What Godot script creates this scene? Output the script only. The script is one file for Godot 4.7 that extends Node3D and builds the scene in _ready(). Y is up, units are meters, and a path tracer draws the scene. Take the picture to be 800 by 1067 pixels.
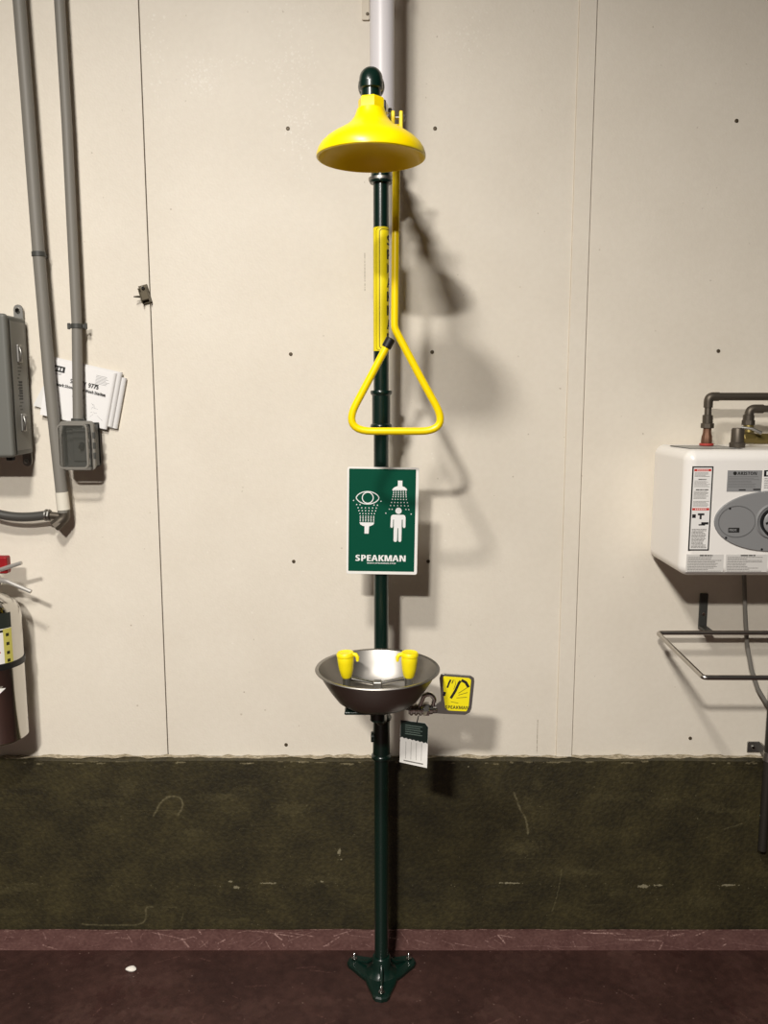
extends Node3D

# ------------------------------------------------------------------ mesh builder
class MB:
	var V := PackedVector3Array()
	var N := PackedVector3Array()
	var U := PackedVector2Array()
	var X := PackedInt32Array()
	var xf := Transform3D()

	func vert(p: Vector3, n: Vector3, uv := Vector2.ZERO) -> int:
		V.append(xf * p)
		N.append((xf.basis * n).normalized())
		U.append(uv)
		return V.size() - 1

	func t(a: int, b: int, c: int) -> void:
		var g := (V[a] - V[c]).cross(V[a] - V[b])
		if g.dot(N[a] + N[b] + N[c]) < 0.0:
			X.append_array([a, c, b])
		else:
			X.append_array([a, b, c])

	func q(a: int, b: int, c: int, d: int) -> void:
		t(a, b, c)
		t(a, c, d)

	# flat quad a b c d, facing out; uvs (0,1) (1,1) (1,0) (0,0) for corners bottom-left, bottom-right, top-right, top-left
	func quad(a: Vector3, b: Vector3, c: Vector3, d: Vector3, out: Vector3, uvs := [Vector2(0, 1), Vector2(1, 1), Vector2(1, 0), Vector2(0, 0)]) -> void:
		var n := (b - a).cross(d - a).normalized()
		if n.dot(out) < 0.0:
			n = -n
		q(vert(a, n, uvs[0]), vert(b, n, uvs[1]), vert(c, n, uvs[2]), vert(d, n, uvs[3]))

	# rounded box: centre, size, edge radius
	func rbox(c: Vector3, s: Vector3, r: float, k := 3) -> MB:
		var h := s * 0.5
		r = minf(r, minf(h.x, minf(h.y, h.z)) * 0.999)
		for ax in 3:
			var u := (ax + 1) % 3
			var w := (ax + 2) % 3
			for sg in [-1.0, 1.0]:
				var lu := PackedFloat32Array()
				var lw := PackedFloat32Array()
				for i in k + 1:
					var o := r * (1.0 - tan((1.0 - float(i) / k) * PI / 4))
					lu.append(-h[u] + o)
					lw.append(-h[w] + o)
				for i in k + 1:
					var o2 := r * (1.0 - tan(float(i) / k * PI / 4))
					lu.append(h[u] - o2)
					lw.append(h[w] - o2)
				var ids := []
				for i in lu.size():
					for j in lw.size():
						var p := Vector3.ZERO
						p[ax] = sg * h[ax]
						p[u] = lu[i]
						p[w] = lw[j]
						var inn := Vector3(clampf(p.x, -h.x + r, h.x - r), clampf(p.y, -h.y + r, h.y - r), clampf(p.z, -h.z + r, h.z - r))
						var n := (p - inn).normalized()
						ids.append(vert(c + inn + n * r, n, Vector2(p[u] / s[u] + 0.5, 0.5 - p[w] / s[w])))
				var m := lw.size()
				for i in lu.size() - 1:
					for j in m - 1:
						q(ids[i * m + j], ids[(i + 1) * m + j], ids[(i + 1) * m + j + 1], ids[i * m + j + 1])
		return self

	func box(c: Vector3, s: Vector3) -> MB:
		return rbox(c, s, minf(s.x, minf(s.y, s.z)) * 0.08, 1)

	# lathe: profile of (radius, height) about an axis through c; sharp corners split above 40 degrees; sides for facets
	func lathe(c: Vector3, prof: Array, seg := 32, dir := Vector3.UP, a0 := 0.0, a1 := TAU, uvh := Vector2(0, 1), flat := false) -> MB:
		dir = dir.normalized()
		var e1 := dir.cross(Vector3.RIGHT if absf(dir.x) < 0.9 else Vector3.UP).normalized()
		if absf(dir.y) > 0.99:
			e1 = Vector3.BACK
		var e2 := dir.cross(e1).normalized()
		var cnt := prof.size() - 1
		var sn := []
		for i in cnt:
			var d: Vector2 = prof[i + 1] - prof[i]
			sn.append(Vector2(d.y, -d.x).normalized())
		for i in cnt:
			var na: Vector2 = sn[i]
			var nb: Vector2 = sn[i]
			if i > 0 and sn[i].dot(sn[i - 1]) > 0.76:
				na = (sn[i] + sn[i - 1]).normalized()
			if i < cnt - 1 and sn[i].dot(sn[i + 1]) > 0.76:
				nb = (sn[i] + sn[i + 1]).normalized()
			var pa: Vector2 = prof[i]
			var pb: Vector2 = prof[i + 1]
			var prev := [-1, -1]
			for j in seg + 1:
				var a := lerpf(a0, a1, float(j) / seg)
				var rad := e1 * cos(a) + e2 * sin(a)
				var uu := float(j) / seg
				var va := lerpf(uvh.y, uvh.x, float(i) / cnt)
				var vb := lerpf(uvh.y, uvh.x, float(i + 1) / cnt)
				if flat and j > 0:
					var am := lerpf(a0, a1, (j - 0.5) / seg)
					var rm := e1 * cos(am) + e2 * sin(am)
					var ap := lerpf(a0, a1, float(j - 1) / seg)
					var rp := e1 * cos(ap) + e2 * sin(ap)
					q(vert(c + rp * pa.x + dir * pa.y, rm * na.x + dir * na.y), vert(c + rad * pa.x + dir * pa.y, rm * na.x + dir * na.y), vert(c + rad * pb.x + dir * pb.y, rm * nb.x + dir * nb.y), vert(c + rp * pb.x + dir * pb.y, rm * nb.x + dir * nb.y))
					continue
				if flat:
					continue
				var v0 := vert(c + rad * pa.x + dir * pa.y, rad * na.x + dir * na.y, Vector2(uu, va))
				var v1 := vert(c + rad * pb.x + dir * pb.y, rad * nb.x + dir * nb.y, Vector2(uu, vb))
				if j > 0:
					q(prev[0], v0, v1, prev[1])
				prev = [v0, v1]
		return self

	# capped cylinder with a small chamfer from a to b
	func cyl(a: Vector3, b: Vector3, r: float, seg := 24, ch := 0.0015, flat := false) -> MB:
		var l := a.distance_to(b)
		ch = minf(ch, minf(r, l) * 0.4)
		return lathe(a, [Vector2(0, 0), Vector2(r - ch, 0), Vector2(r, ch), Vector2(r, l - ch), Vector2(r - ch, l), Vector2(0, l)], seg, b - a, 0.0, TAU, Vector2(0, 1), flat)

	# round tube swept along points; radius one number or one per point
	func tube(pts: Array, r, seg := 14, caps := true) -> MB:
		var n := pts.size()
		var tan: Vector3 = (pts[1] - pts[0]).normalized()
		var e := tan.cross(Vector3.UP if absf(tan.y) < 0.9 else Vector3.RIGHT).normalized()
		var rings := []
		for i in n:
			var tt: Vector3 = (pts[mini(i + 1, n - 1)] - pts[maxi(i - 1, 0)]).normalized()
			e = (e - tt * e.dot(tt)).normalized()
			var e2 := tt.cross(e)
			var rr: float = r[i] if r is Array else r
			var ring := []
			for j in seg + 1:
				var a := TAU * j / seg
				var d := e * cos(a) + e2 * sin(a)
				ring.append(vert(pts[i] + d * rr, d, Vector2(float(j) / seg, float(i) / (n - 1))))
			rings.append(ring)
		for i in n - 1:
			for j in seg:
				q(rings[i][j], rings[i][j + 1], rings[i + 1][j + 1], rings[i + 1][j])
		if caps:
			for s in 2:
				var i: int = 0 if s == 0 else n - 1
				var nn: Vector3 = ((pts[0] - pts[1]) if s == 0 else (pts[n - 1] - pts[n - 2])).normalized()
				var cc := vert(pts[i], nn)
				V[cc] = xf * (pts[i] as Vector3)
				var first := V.size()
				for j in seg + 1:
					V.append(V[rings[i][j]])
					N.append((xf.basis * nn).normalized())
					U.append(Vector2.ZERO)
				for j in seg:
					t(cc, first + j, first + j + 1)
		return self

	# 2D outline extruded along z from z0 to z1 with a bevel of bv on the front edge
	func poly(pts: Array, z0: float, z1: float, bv := 0.0, back := true) -> MB:
		var p := PackedVector2Array(pts)
		if Geometry2D.is_polygon_clockwise(p):
			p.reverse()
		var n := p.size()
		var lo := Vector2(INF, INF)
		var hi := Vector2(-INF, -INF)
		for w in p:
			lo = lo.min(w)
			hi = hi.max(w)
		var inn := PackedVector2Array()
		for i in n:
			var d0 := (p[i] - p[(i + n - 1) % n]).normalized()
			var d1 := (p[(i + 1) % n] - p[i]).normalized()
			# outward normals of a counter-clockwise outline (y up)
			var m := Vector2(d0.y, -d0.x) + Vector2(d1.y, -d1.x)
			var l := maxf(m.length(), 0.3)
			m = m.normalized() * (2.0 / l)
			inn.append(p[i] - m * bv)
		var sgn := 1.0 if Geometry2D.is_polygon_clockwise(p) == false else -1.0
		if sgn < 0.0:
			for i in n:
				inn[i] = p[i] * 2.0 - inn[i]
		var top := []
		for i in n:
			top.append(vert(Vector3(inn[i].x, inn[i].y, z1), Vector3.BACK, Vector2((p[i].x - lo.x) / (hi.x - lo.x), (hi.y - p[i].y) / (hi.y - lo.y))))
		var tri := Geometry2D.triangulate_polygon(p)
		for i in range(0, tri.size(), 3):
			t(top[tri[i]], top[tri[i + 1]], top[tri[i + 2]])
		if back:
			var bt := []
			for i in n:
				bt.append(vert(Vector3(p[i].x, p[i].y, z0), Vector3.FORWARD))
			for i in range(0, tri.size(), 3):
				t(bt[tri[i]], bt[tri[i + 1]], bt[tri[i + 2]])
		for i in n:
			var j := (i + 1) % n
			var d := (p[j] - p[i]).normalized()
			var nr := Vector3(d.y, -d.x, 0) * sgn
			var a := vert(Vector3(p[i].x, p[i].y, z0), nr)
			var b := vert(Vector3(p[j].x, p[j].y, z0), nr)
			var c := vert(Vector3(p[j].x, p[j].y, z1 - bv), nr)
			var e := vert(Vector3(p[i].x, p[i].y, z1 - bv), nr)
			q(a, b, c, e)
			if bv > 0.0:
				var nb := (nr + Vector3.BACK).normalized()
				q(vert(Vector3(p[i].x, p[i].y, z1 - bv), nb), vert(Vector3(p[j].x, p[j].y, z1 - bv), nb), vert(Vector3(inn[j].x, inn[j].y, z1), nb), vert(Vector3(inn[i].x, inn[i].y, z1), nb))
		return self

	# stroke of width w along 2D points, extruded z0..z1
	func stroke(pts: Array, w: float, z0: float, z1: float, closed := false) -> MB:
		var n := pts.size()
		var cnt := n if closed else n - 1
		var L := []
		var R := []
		for i in n:
			var a: Vector2 = pts[(i + n - 1) % n] if (closed or i > 0) else pts[0]
			var b: Vector2 = pts[(i + 1) % n] if (closed or i < n - 1) else pts[n - 1]
			var d := (b - a).normalized()
			var m := Vector2(-d.y, d.x) * w * 0.5
			L.append(pts[i] + m)
			R.append(pts[i] - m)
		for i in cnt:
			var j := (i + 1) % n
			var a3 := Vector3(L[i].x, L[i].y, z1)
			var b3 := Vector3(L[j].x, L[j].y, z1)
			var c3 := Vector3(R[j].x, R[j].y, z1)
			var d3 := Vector3(R[i].x, R[i].y, z1)
			var dz := Vector3(0, 0, z0 - z1)
			quad(a3, b3, c3, d3, Vector3.BACK)
			quad(a3, b3, b3 + dz, a3 + dz, a3 - d3)
			quad(d3, c3, c3 + dz, d3 + dz, d3 - a3)
		return self


# ------------------------------------------------------------------ scene helpers
var taken := {}

func numbered(n: String) -> String:
	if not taken.has(n):
		taken[n] = 0
		return n
	taken[n] += 1
	return "%s_%03d" % [n, taken[n]]

func tag(o: Node, label: String, category := "", group := "", kind := "") -> Node:
	if label:
		o.set_meta("label", label)
	if category:
		o.set_meta("category", category)
	if group:
		o.set_meta("group", group)
	if kind:
		o.set_meta("kind", kind)
	return o

func thing(called: String, label: String, category: String, at: Vector3, group := "") -> Node3D:
	var o := Node3D.new()
	o.name = numbered(called)
	add_child(o)
	o.position = at
	tag(o, label, category, group)
	return o

func origin_of(o: Node) -> Vector3:
	var p := Vector3.ZERO
	while o != self:
		p += (o as Node3D).position
		o = o.get_parent()
	return p

# commits a builder whose points are in world metres as one mesh under parent
func part(parent: Node, called: String, mb: MB, mat: Material, label := "") -> MeshInstance3D:
	var off := origin_of(parent)
	var v := mb.V.duplicate()
	for i in v.size():
		v[i] -= off
	var a := []
	a.resize(Mesh.ARRAY_MAX)
	a[Mesh.ARRAY_VERTEX] = v
	a[Mesh.ARRAY_NORMAL] = mb.N
	a[Mesh.ARRAY_TEX_UV] = mb.U
	a[Mesh.ARRAY_INDEX] = mb.X
	var m := ArrayMesh.new()
	m.add_surface_from_arrays(Mesh.PRIMITIVE_TRIANGLES, a)
	m.surface_set_material(0, mat)
	var o := MeshInstance3D.new()
	o.mesh = m
	o.name = called if parent != self else numbered(called)
	parent.add_child(o, true)
	if label:
		o.set_meta("label", label)
	return o

func struct(called: String, mb: MB, mat: Material, label: String) -> MeshInstance3D:
	var o := part(self, called, mb, mat)
	tag(o, label, "", "", "structure")
	return o

func mat(c: Color, rough := 0.6, metal := 0.0) -> StandardMaterial3D:
	var m := StandardMaterial3D.new()
	m.albedo_color = c
	m.roughness = rough
	m.metallic = metal
	return m

func rgb(r: float, g: float, b: float) -> Color:
	return Color(r / 255.0, g / 255.0, b / 255.0)

func noise(sd: int, freq: float, oct := 4) -> FastNoiseLite:
	var n := FastNoiseLite.new()
	n.seed = sd
	n.noise_type = FastNoiseLite.TYPE_SIMPLEX_SMOOTH
	n.frequency = freq
	n.fractal_octaves = oct
	return n

# colour texture: mottled between colours lo and hi by two noises
func mottled(w: int, h: int, lo: Color, hi: Color, n1: FastNoiseLite, n2: FastNoiseLite, share := 0.5) -> Image:
	var a := n1.get_image(w, h, false, false, true).get_data()
	var b := n2.get_image(w, h, false, false, true).get_data()
	var d := PackedByteArray()
	d.resize(w * h * 3)
	var l := [lo.r8, lo.g8, lo.b8]
	var e := [hi.r8 - lo.r8, hi.g8 - lo.g8, hi.b8 - lo.b8]
	for i in w * h:
		var k := (a[i] * share + b[i] * (1.0 - share)) / 255.0
		d[i * 3] = int(l[0] + e[0] * k)
		d[i * 3 + 1] = int(l[1] + e[1] * k)
		d[i * 3 + 2] = int(l[2] + e[2] * k)
	return Image.create_from_data(w, h, false, Image.FORMAT_RGB8, d)

func dab(im: Image, x: int, y: int, c: Color, a: float) -> void:
	if x >= 0 and y >= 0 and x < im.get_width() and y < im.get_height():
		im.set_pixel(x, y, im.get_pixel(x, y).lerp(c, a))

func scratch(im: Image, pts: Array, w: float, c: Color, a: float, rng: RandomNumberGenerator, gaps := 0.25) -> void:
	for i in pts.size() - 1:
		var p: Vector2 = pts[i]
		var q: Vector2 = pts[i + 1]
		var steps := int(p.distance_to(q) * 1.5) + 1
		for s in steps:
			if rng.randf() < gaps:
				continue
			var m := p.lerp(q, float(s) / steps)
			var hw := w * 0.5 * rng.randf_range(0.5, 1.2)
			for dy in range(int(-hw), int(hw) + 1):
				for dx in range(int(-hw), int(hw) + 1):
					if Vector2(dx, dy).length() <= hw + 0.3:
						dab(im, int(m.x) + dx, int(m.y) + dy, c, a * rng.randf_range(0.4, 1.0))

func blot(im: Image, at: Vector2, r: Vector2, c: Color, a: float, n: FastNoiseLite) -> void:
	for y in range(int(at.y - r.y * 1.5), int(at.y + r.y * 1.5) + 1):
		for x in range(int(at.x - r.x * 1.5), int(at.x + r.x * 1.5) + 1):
			var d := Vector2((x - at.x) / r.x, (y - at.y) / r.y).length() + n.get_noise_2d(x * 3.0, y * 3.0) * 0.9
			if d < 1.0:
				dab(im, x, y, c, a)

func textured(im: Image, rough := 0.7, bump: Image = null, bs := 0.05) -> StandardMaterial3D:
	var m := mat(Color.WHITE, rough)
	m.albedo_texture = ImageTexture.create_from_image(im)
	if bump:
		m.heightmap_enabled = true
		m.heightmap_texture = ImageTexture.create_from_image(bump)
		m.heightmap_scale = bs
	return m

# rows of tiny print on a label
func print_lines(im: Image, r: Rect2i, step: int, th: int, c: Color, rng: RandomNumberGenerator, ragged := 0.3) -> void:
	var y := r.position.y
	while y + th <= r.end.y:
		var x := r.position.x
		var stop := r.end.x - int(rng.randf() * ragged * r.size.x)
		while x < stop:
			var w := rng.randi_range(th, th * 5)
			im.fill_rect(Rect2i(x, y, mini(w, stop - x), th), c)
			x += w + maxi(th / 2, 1)
		y += step

func letters(parent: Node, called: String, text: String, at: Vector3, h: float, w: float, m: Material, bold := true, roll := 0.0, yaw := 0.0, label := "") -> MeshInstance3D:
	var f := SystemFont.new()
	f.font_names = PackedStringArray(["Droid Sans"])
	f.font_weight = 700 if bold else 400
	var tm := TextMesh.new()
	tm.font = f
	tm.text = text
	tm.font_size = 32
	tm.pixel_size = 0.01
	tm.depth = 0.02
	tm.curve_step = 1.5
	tm.material = m
	var bb := tm.get_aabb()
	var o := MeshInstance3D.new()
	o.mesh = tm
	o.name = called
	parent.add_child(o, true)
	var s := Vector3(w / bb.size.x, h / bb.size.y, 0.0006 / bb.size.z)
	o.basis = Basis(Vector3.UP, yaw) * Basis(Vector3.BACK, roll) * Basis.from_scale(s)
	o.position = at - origin_of(parent) - o.basis * (bb.position + bb.size * 0.5)
	if label:
		o.set_meta("label", label)
	return o

func arc(c: Vector3, a: Vector3, b: Vector3, n := 8) -> Array:
	# quarter bend: from c + a to c + b round the corner (a, b perpendicular, same length)
	var out := []
	for i in n + 1:
		var k := PI / 2 * i / n
		out.append(c + a * cos(k) + b * sin(k))
	return out

func rounded(points: Array, r: float, n := 6) -> Array:
	# polyline with its inner corners rounded
	var out := [points[0]]
	for i in range(1, points.size() - 1):
		var p: Vector3 = points[i]
		var a: Vector3 = (points[i - 1] - p)
		var b: Vector3 = (points[i + 1] - p)
		var half := a.angle_to(b) / 2
		var l := minf(r / tan(half), minf(a.length(), b.length()) * 0.49)
		var p0 := p + a.normalized() * l
		var p1 := p + b.normalized() * l
		for k in n + 1:
			var s := float(k) / n
			out.append(p0.lerp(p, s).lerp(p.lerp(p1, s), s))
	out.append(points[points.size() - 1])
	return out

func rrect(w: float, h: float, r: float, c := Vector2.ZERO, n := 4) -> Array:
	var out := []
	for k in 4:
		var cc := Vector2((w / 2 - r) * (1 if k in [0, 3] else -1), (h / 2 - r) * (1 if k < 2 else -1))
		for i in n + 1:
			var a := PI / 2 * (k + float(i) / n)
			out.append(c + cc + Vector2(cos(a), sin(a)) * r)
	return out

func disc2(c: Vector2, r: float, n := 20) -> Array:
	var out := []
	for i in n:
		out.append(c + Vector2(cos(TAU * i / n), sin(TAU * i / n)) * r)
	return out

func frame(pos: Vector3, yaw := 0.0, pitch := 0.0, roll := 0.0) -> MB:
	var m := MB.new()
	m.xf = Transform3D(Basis(Vector3.UP, yaw) * Basis(Vector3.RIGHT, pitch) * Basis(Vector3.BACK, roll), pos)
	return m

var M := {}
const PX := -0.008          # the standpipe's axis
const PZ := 0.185

func _ready() -> void:
	# ---------------------------------------------------------------- camera, environment, lamps
	var cam := Camera3D.new()
	cam.name = "camera"
	cam.fov = 63.43
	cam.near = 0.05
	cam.far = 60.0
	add_child(cam)
	cam.position = Vector3(0, 1.80, 2.54)
	cam.rotation_degrees = Vector3(-8.2, 0, 0)
	cam.current = true

	var we := WorldEnvironment.new()
	we.name = "environment"
	var env := Environment.new()
	env.background_mode = Environment.BG_COLOR
	env.background_color = Color(0, 0, 0)
	env.tonemap_mode = Environment.TONE_MAPPER_LINEAR
	env.tonemap_exposure = 1.17
	env.sdfgi_enabled = true
	env.ssao_enabled = true
	env.ssil_enabled = true
	we.environment = env
	add_child(we)

	materials()
	# three compact ceiling lamps in a row that runs away from the wall
	ceiling_lamp(Vector3(-0.9, CEIL, 4.5), 25.5, "round ceiling lamp farthest from the cream wall, in a row of three")
	ceiling_lamp(Vector3(-0.72, CEIL, 2.5), 8.3, "round ceiling lamp in the middle of a row of three")
	ceiling_lamp(Vector3(-0.72, CEIL, 1.75), 0.9, "round ceiling lamp nearest the cream wall, in a row of three")

	room()
	station()
	safety_sign()
	inspection_tag()
	supply_pipe()
	left_side()
	right_side()
	small_things()


func materials() -> void:
	M.green = mat(rgb(6, 32, 25), 0.3)
	M.green.clearcoat_enabled = true
	M.green.clearcoat = 0.4
	M.green.clearcoat_roughness = 0.2
	M.sign_green = mat(rgb(0, 74, 54), 0.6)
	M.sign_green.metallic_specular = 0.25
	M.yellow = mat(rgb(255, 224, 0), 0.32)
	M.yellow_rod = mat(rgb(255, 222, 0), 0.33)
	M.yellow_cap = mat(rgb(248, 226, 14), 0.45)
	M.white = mat(rgb(240, 238, 232), 0.45)
	M.print_white = mat(rgb(238, 238, 236), 0.6)
	M.pvc = mat(rgb(228, 224, 226), 0.4)
	M.black = mat(rgb(18, 18, 18), 0.5)
	M.ink = mat(rgb(22, 21, 18), 0.7)
	M.chrome = mat(rgb(205, 203, 198), 0.12, 1.0)
	M.steel = mat(rgb(188, 184, 178), 0.3, 1.0)
	M.zinc = mat(rgb(165, 163, 158), 0.42, 1.0)
	M.bowl = mat(rgb(158, 154, 148), 0.37, 1.0)
	M.bowl.anisotropy_enabled = true
	M.bowl.anisotropy = 0.6
	M.conduit = mat(rgb(128, 124, 116), 0.55)
	M.flex = mat(rgb(74, 72, 68), 0.4)
	M.grey_box = mat(rgb(108, 108, 102), 0.5)
	M.grey_dark = mat(rgb(70, 70, 66), 0.5)
	M.handle = mat(rgb(196, 192, 186), 0.42, 0.55)
	M.galv = mat(rgb(96, 88, 78), 0.48, 0.7)
	M.copper = mat(rgb(112, 78, 58), 0.55, 0.5)
	M.brass = mat(rgb(128, 112, 64), 0.5, 0.7)
	M.red = mat(rgb(176, 62, 54), 0.55)
	M.enamel = mat(rgb(244, 240, 234), 0.28)
	M.grey_plate = mat(rgb(138, 138, 138), 0.4)
	M.wall_plate = mat(rgb(222, 212, 194), 0.6)
	M.clear = mat(Color(0.45, 0.45, 0.42, 0.16), 0.06)
	M.clear.transparency = BaseMaterial3D.TRANSPARENCY_ALPHA


func ceiling_lamp(at: Vector3, energy: float, label: String) -> void:
	var t := thing("ceiling_lamp", label, "lamp", at, "row of ceiling lamps")
	part(t, "housing", MB.new().lathe(at, [Vector2(0, 0), Vector2(0.07, 0), Vector2(0.07, -0.05), Vector2(0.18, -0.09), Vector2(0.195, -0.14), Vector2(0.18, -0.142), Vector2(0.166, -0.135), Vector2(0, -0.135)], 32), M.white)
	var glow := mat(rgb(255, 250, 238), 0.5)
	glow.emission_enabled = true
	glow.emission = rgb(255, 249, 240)
	glow.emission_energy_multiplier = 3.0
	part(t, "lens", MB.new().lathe(at, [Vector2(0.164, -0.136), Vector2(0.156, -0.141), Vector2(0, -0.141)], 32), glow)
	var l := AreaLight3D.new()
	l.name = "lamp_light"
	l.area_size = Vector2(0.28, 0.28)
	l.light_color = rgb(255, 250, 243)
	l.light_energy = energy
	l.area_range = 14.0
	l.shadow_enabled = true
	t.add_child(l)
	l.position = Vector3(0, -0.145, 0)
	l.rotation_degrees = Vector3(-90, 0, 0)


# ------------------------------------------------------------------ the room
const KERB_TOP := 0.633
const CEIL := 3.8
const X0 := -5.0
const X1 := 5.0
const ZF := 11.0

func wall_uv(x: float, y: float) -> Vector2:
	return Vector2((x + 1.6) / 3.2, 1.0 - (y - 0.6) / 2.7)

func wpix(x: float, y: float) -> Vector2:
	return wall_uv(x, y) * Vector2(1600, 1350)

func room() -> void:
	var rng := RandomNumberGenerator.new()
	rng.seed = 11
	var rough_edge := noise(5, 0.05)
	# --- wall paint: cream, with spatter of paler plaster and a few dark specks
	var wi := mottled(1600, 1350, rgb(226, 217, 201), rgb(236, 228, 213), noise(1, 0.006), noise(2, 0.08), 0.6)
	var spots := [[-0.265, 2.72, 0.07, 0.25, 260], [-0.245, 2.55, 0.05, 0.12, 90], [-0.53, 2.70, 0.05, 0.05, 170], [-0.38, 2.74, 0.14, 0.02, 80], [0.23, 2.80, 0.08, 0.10, 70], [-0.66, 2.75, 0.04, 0.15, 80], [0.2, 1.55, 0.15, 0.3, 25], [-0.4, 1.3, 0.3, 0.4, 40]]
	for s in spots:
		for i in s[4]:
			var p := wpix(s[0] + rng.randfn(0, s[2] * 0.5), s[1] + rng.randfn(0, s[3] * 0.5))
			blot(wi, p, Vector2.ONE * rng.randf_range(0.6, 1.5), rgb(246, 240, 228), rng.randf_range(0.2, 0.6), rough_edge)
	for i in 130:
		var p := wpix(rng.randf_range(-1.3, 1.3), rng.randf_range(0.7, 2.95))
		blot(wi, p, Vector2.ONE * rng.randf_range(0.5, 1.1), rgb(150, 136, 114), rng.randf_range(0.15, 0.6), rough_edge)
	scratch(wi, [wpix(-0.058, 2.21), wpix(-0.058, 2.10)], 1.2, rgb(120, 108, 90), 0.6, rng)
	scratch(wi, [wpix(0.494, 0.76), wpix(0.495, 0.645)], 1.2, rgb(120, 108, 90), 0.7, rng, 0.1)
	var wb := noise(7, 0.22, 3).get_image(1600, 1350)
	M.wall = textured(wi, 0.55, wb, 0.03)
	M.plain_wall = mat(rgb(88, 84, 78), 0.8)

	var wall := Node3D.new()
	wall.name = "wall_back"
	add_child(wall)
	tag(wall, "cream painted wall of tall panels behind the safety shower", "", "", "structure")
	part(wall, "substrate", MB.new().box(Vector3(0, CEIL / 2, -0.12), Vector3(X1 - X0 + 0.4, CEIL, 0.2)), mat(rgb(128, 116, 96), 0.9))
	for r in [[X0, -0.6995, 0.0], [-0.6968, 0.556, 0.0], [0.6082, X1, 0.0]]:
		var mb := MB.new()
		panel(mb, r[0], r[1], KERB_TOP + 0.004, CEIL, -0.02, r[2])
		part(wall, "wall_panel", mb, M.wall)
	# cover strip over the right-hand joint: proud of the panels, chamfered
	var bs := MB.new()
	panel(bs, 0.5562, 0.6058, KERB_TOP + 0.004, CEIL, -0.02, 0.005)
	part(wall, "joint_strip", bs, M.wall)
	for p in [[-0.279, 2.559], [0.148, 2.559], [1.022, 2.58], [-0.281, 1.915], [0.145, 1.921], [1.007, 1.924], [-0.282, 1.278], [0.138, 1.278], [-0.316, 0.675], [0.987, 0.697]]:
		var sc := MB.new().lathe(Vector3(p[0], p[1], 0.0), [Vector2(0.0058, 0.0), Vector2(0.0055, 0.0015), Vector2(0.0035, 0.002), Vector2(0.003, 0.0005), Vector2(0, 0.0005)], 12, Vector3.BACK)
		part(wall, "panel_screw", sc, mat(rgb(92, 80, 62), 0.5, 0.4))

	# --- kerb: dark olive painted concrete below the panels
	var ki := mottled(2048, 416, rgb(28, 24, 9), rgb(76, 68, 38), noise(21, 0.008), noise(22, 0.07), 0.5)
	var kp := func(x: float, y: float) -> Vector2: return Vector2((x + 1.6) / 3.2 * 2048, (1.0 - y / 0.65) * 416)
	var bl := noise(23, 0.03)
	for i in 46:     # pale rubbed patches with torn outlines
		blot(ki, kp.call(rng.randf_range(-1.4, 1.4), rng.randf_range(0.08, 0.6)), Vector2(rng.randf_range(8, 45), rng.randf_range(4, 16)), rgb(104, 96, 66), rng.randf_range(0.08, 0.22), bl)
	for i in 30:
		blot(ki, kp.call(rng.randf_range(-1.4, 1.4), rng.randf_range(0.05, 0.6)), Vector2(rng.randf_range(10, 50), rng.randf_range(3, 10)), rgb(30, 26, 12), rng.randf_range(0.15, 0.4), bl)
	for i in 240:    # fine horizontal brush and rub lines
		var y := rng.randf_range(0.05, 0.62)
		var x := rng.randf_range(-1.4, 1.4)
		var l := rng.randf_range(0.03, 0.2)
		scratch(ki, [kp.call(x, y), kp.call(x + l, y + rng.randf_range(-0.004, 0.004))], 1.0, rgb(112, 104, 76) if rng.randf() < 0.5 else rgb(28, 24, 12), rng.randf_range(0.1, 0.35), rng, 0.35)
	var pale := rgb(158, 150, 126)
	for c in KERB_CHIPS:
		blot(ki, kp.call(c[0], c[1]), Vector2(c[2], c[3]), pale, 0.75, rough_edge)
	for i in 120:
		blot(ki, kp.call(rng.randf_range(-1.4, 1.4), 0.203 + rng.randfn(0, 0.004)), Vector2(rng.randf_range(0.5, 1.5), 0.7), pale, rng.randf_range(0.2, 0.6), rough_edge)
	for i in 260:
		blot(ki, kp.call(rng.randf_range(-1.4, 1.4), rng.randf_range(0.05, 0.62)), Vector2.ONE * rng.randf_range(0.5, 1.2), pale, rng.randf_range(0.15, 0.5), rough_edge)
	for s in KERB_SCRATCHES:
		var pts := []
		for k in range(1, s.size(), 2):
			pts.append(kp.call(s[k], s[k + 1]))
		var sm := []
		for k in pts.size() - 1:      # smooth the stroke through its points
			for u in 8:
				var p: Vector2 = pts[k].cubic_interpolate(pts[k + 1], pts[maxi(k - 1, 0)], pts[mini(k + 2, pts.size() - 1)], u / 8.0)
				sm.append(p + Vector2(rng.randfn(0, 0.5), rng.randfn(0, 0.5)))
		sm.append(pts[pts.size() - 1])
		for pass_n in 3:
			scratch(ki, sm, s[0] * (0.7 + pass_n * 0.6), rgb(122, 114, 88), 0.34 / (1 + pass_n), rng, 0.5)
	for i in 40:     # splashes of the wall's cream paint along the top edge
		blot(ki, kp.call(rng.randf_range(-1.4, 1.4), 0.629 + rng.randf_range(-0.006, 0.004)), Vector2(rng.randf_range(2, 16), rng.randf_range(0.8, 2.2)), rgb(170, 158, 130), 0.5, rough_edge)
	M.kerb = textured(ki, 0.6, noise(25, 0.12, 4).get_image(2048, 416), 0.12)
	var kb := MB.new()
	var n := 64
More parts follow.
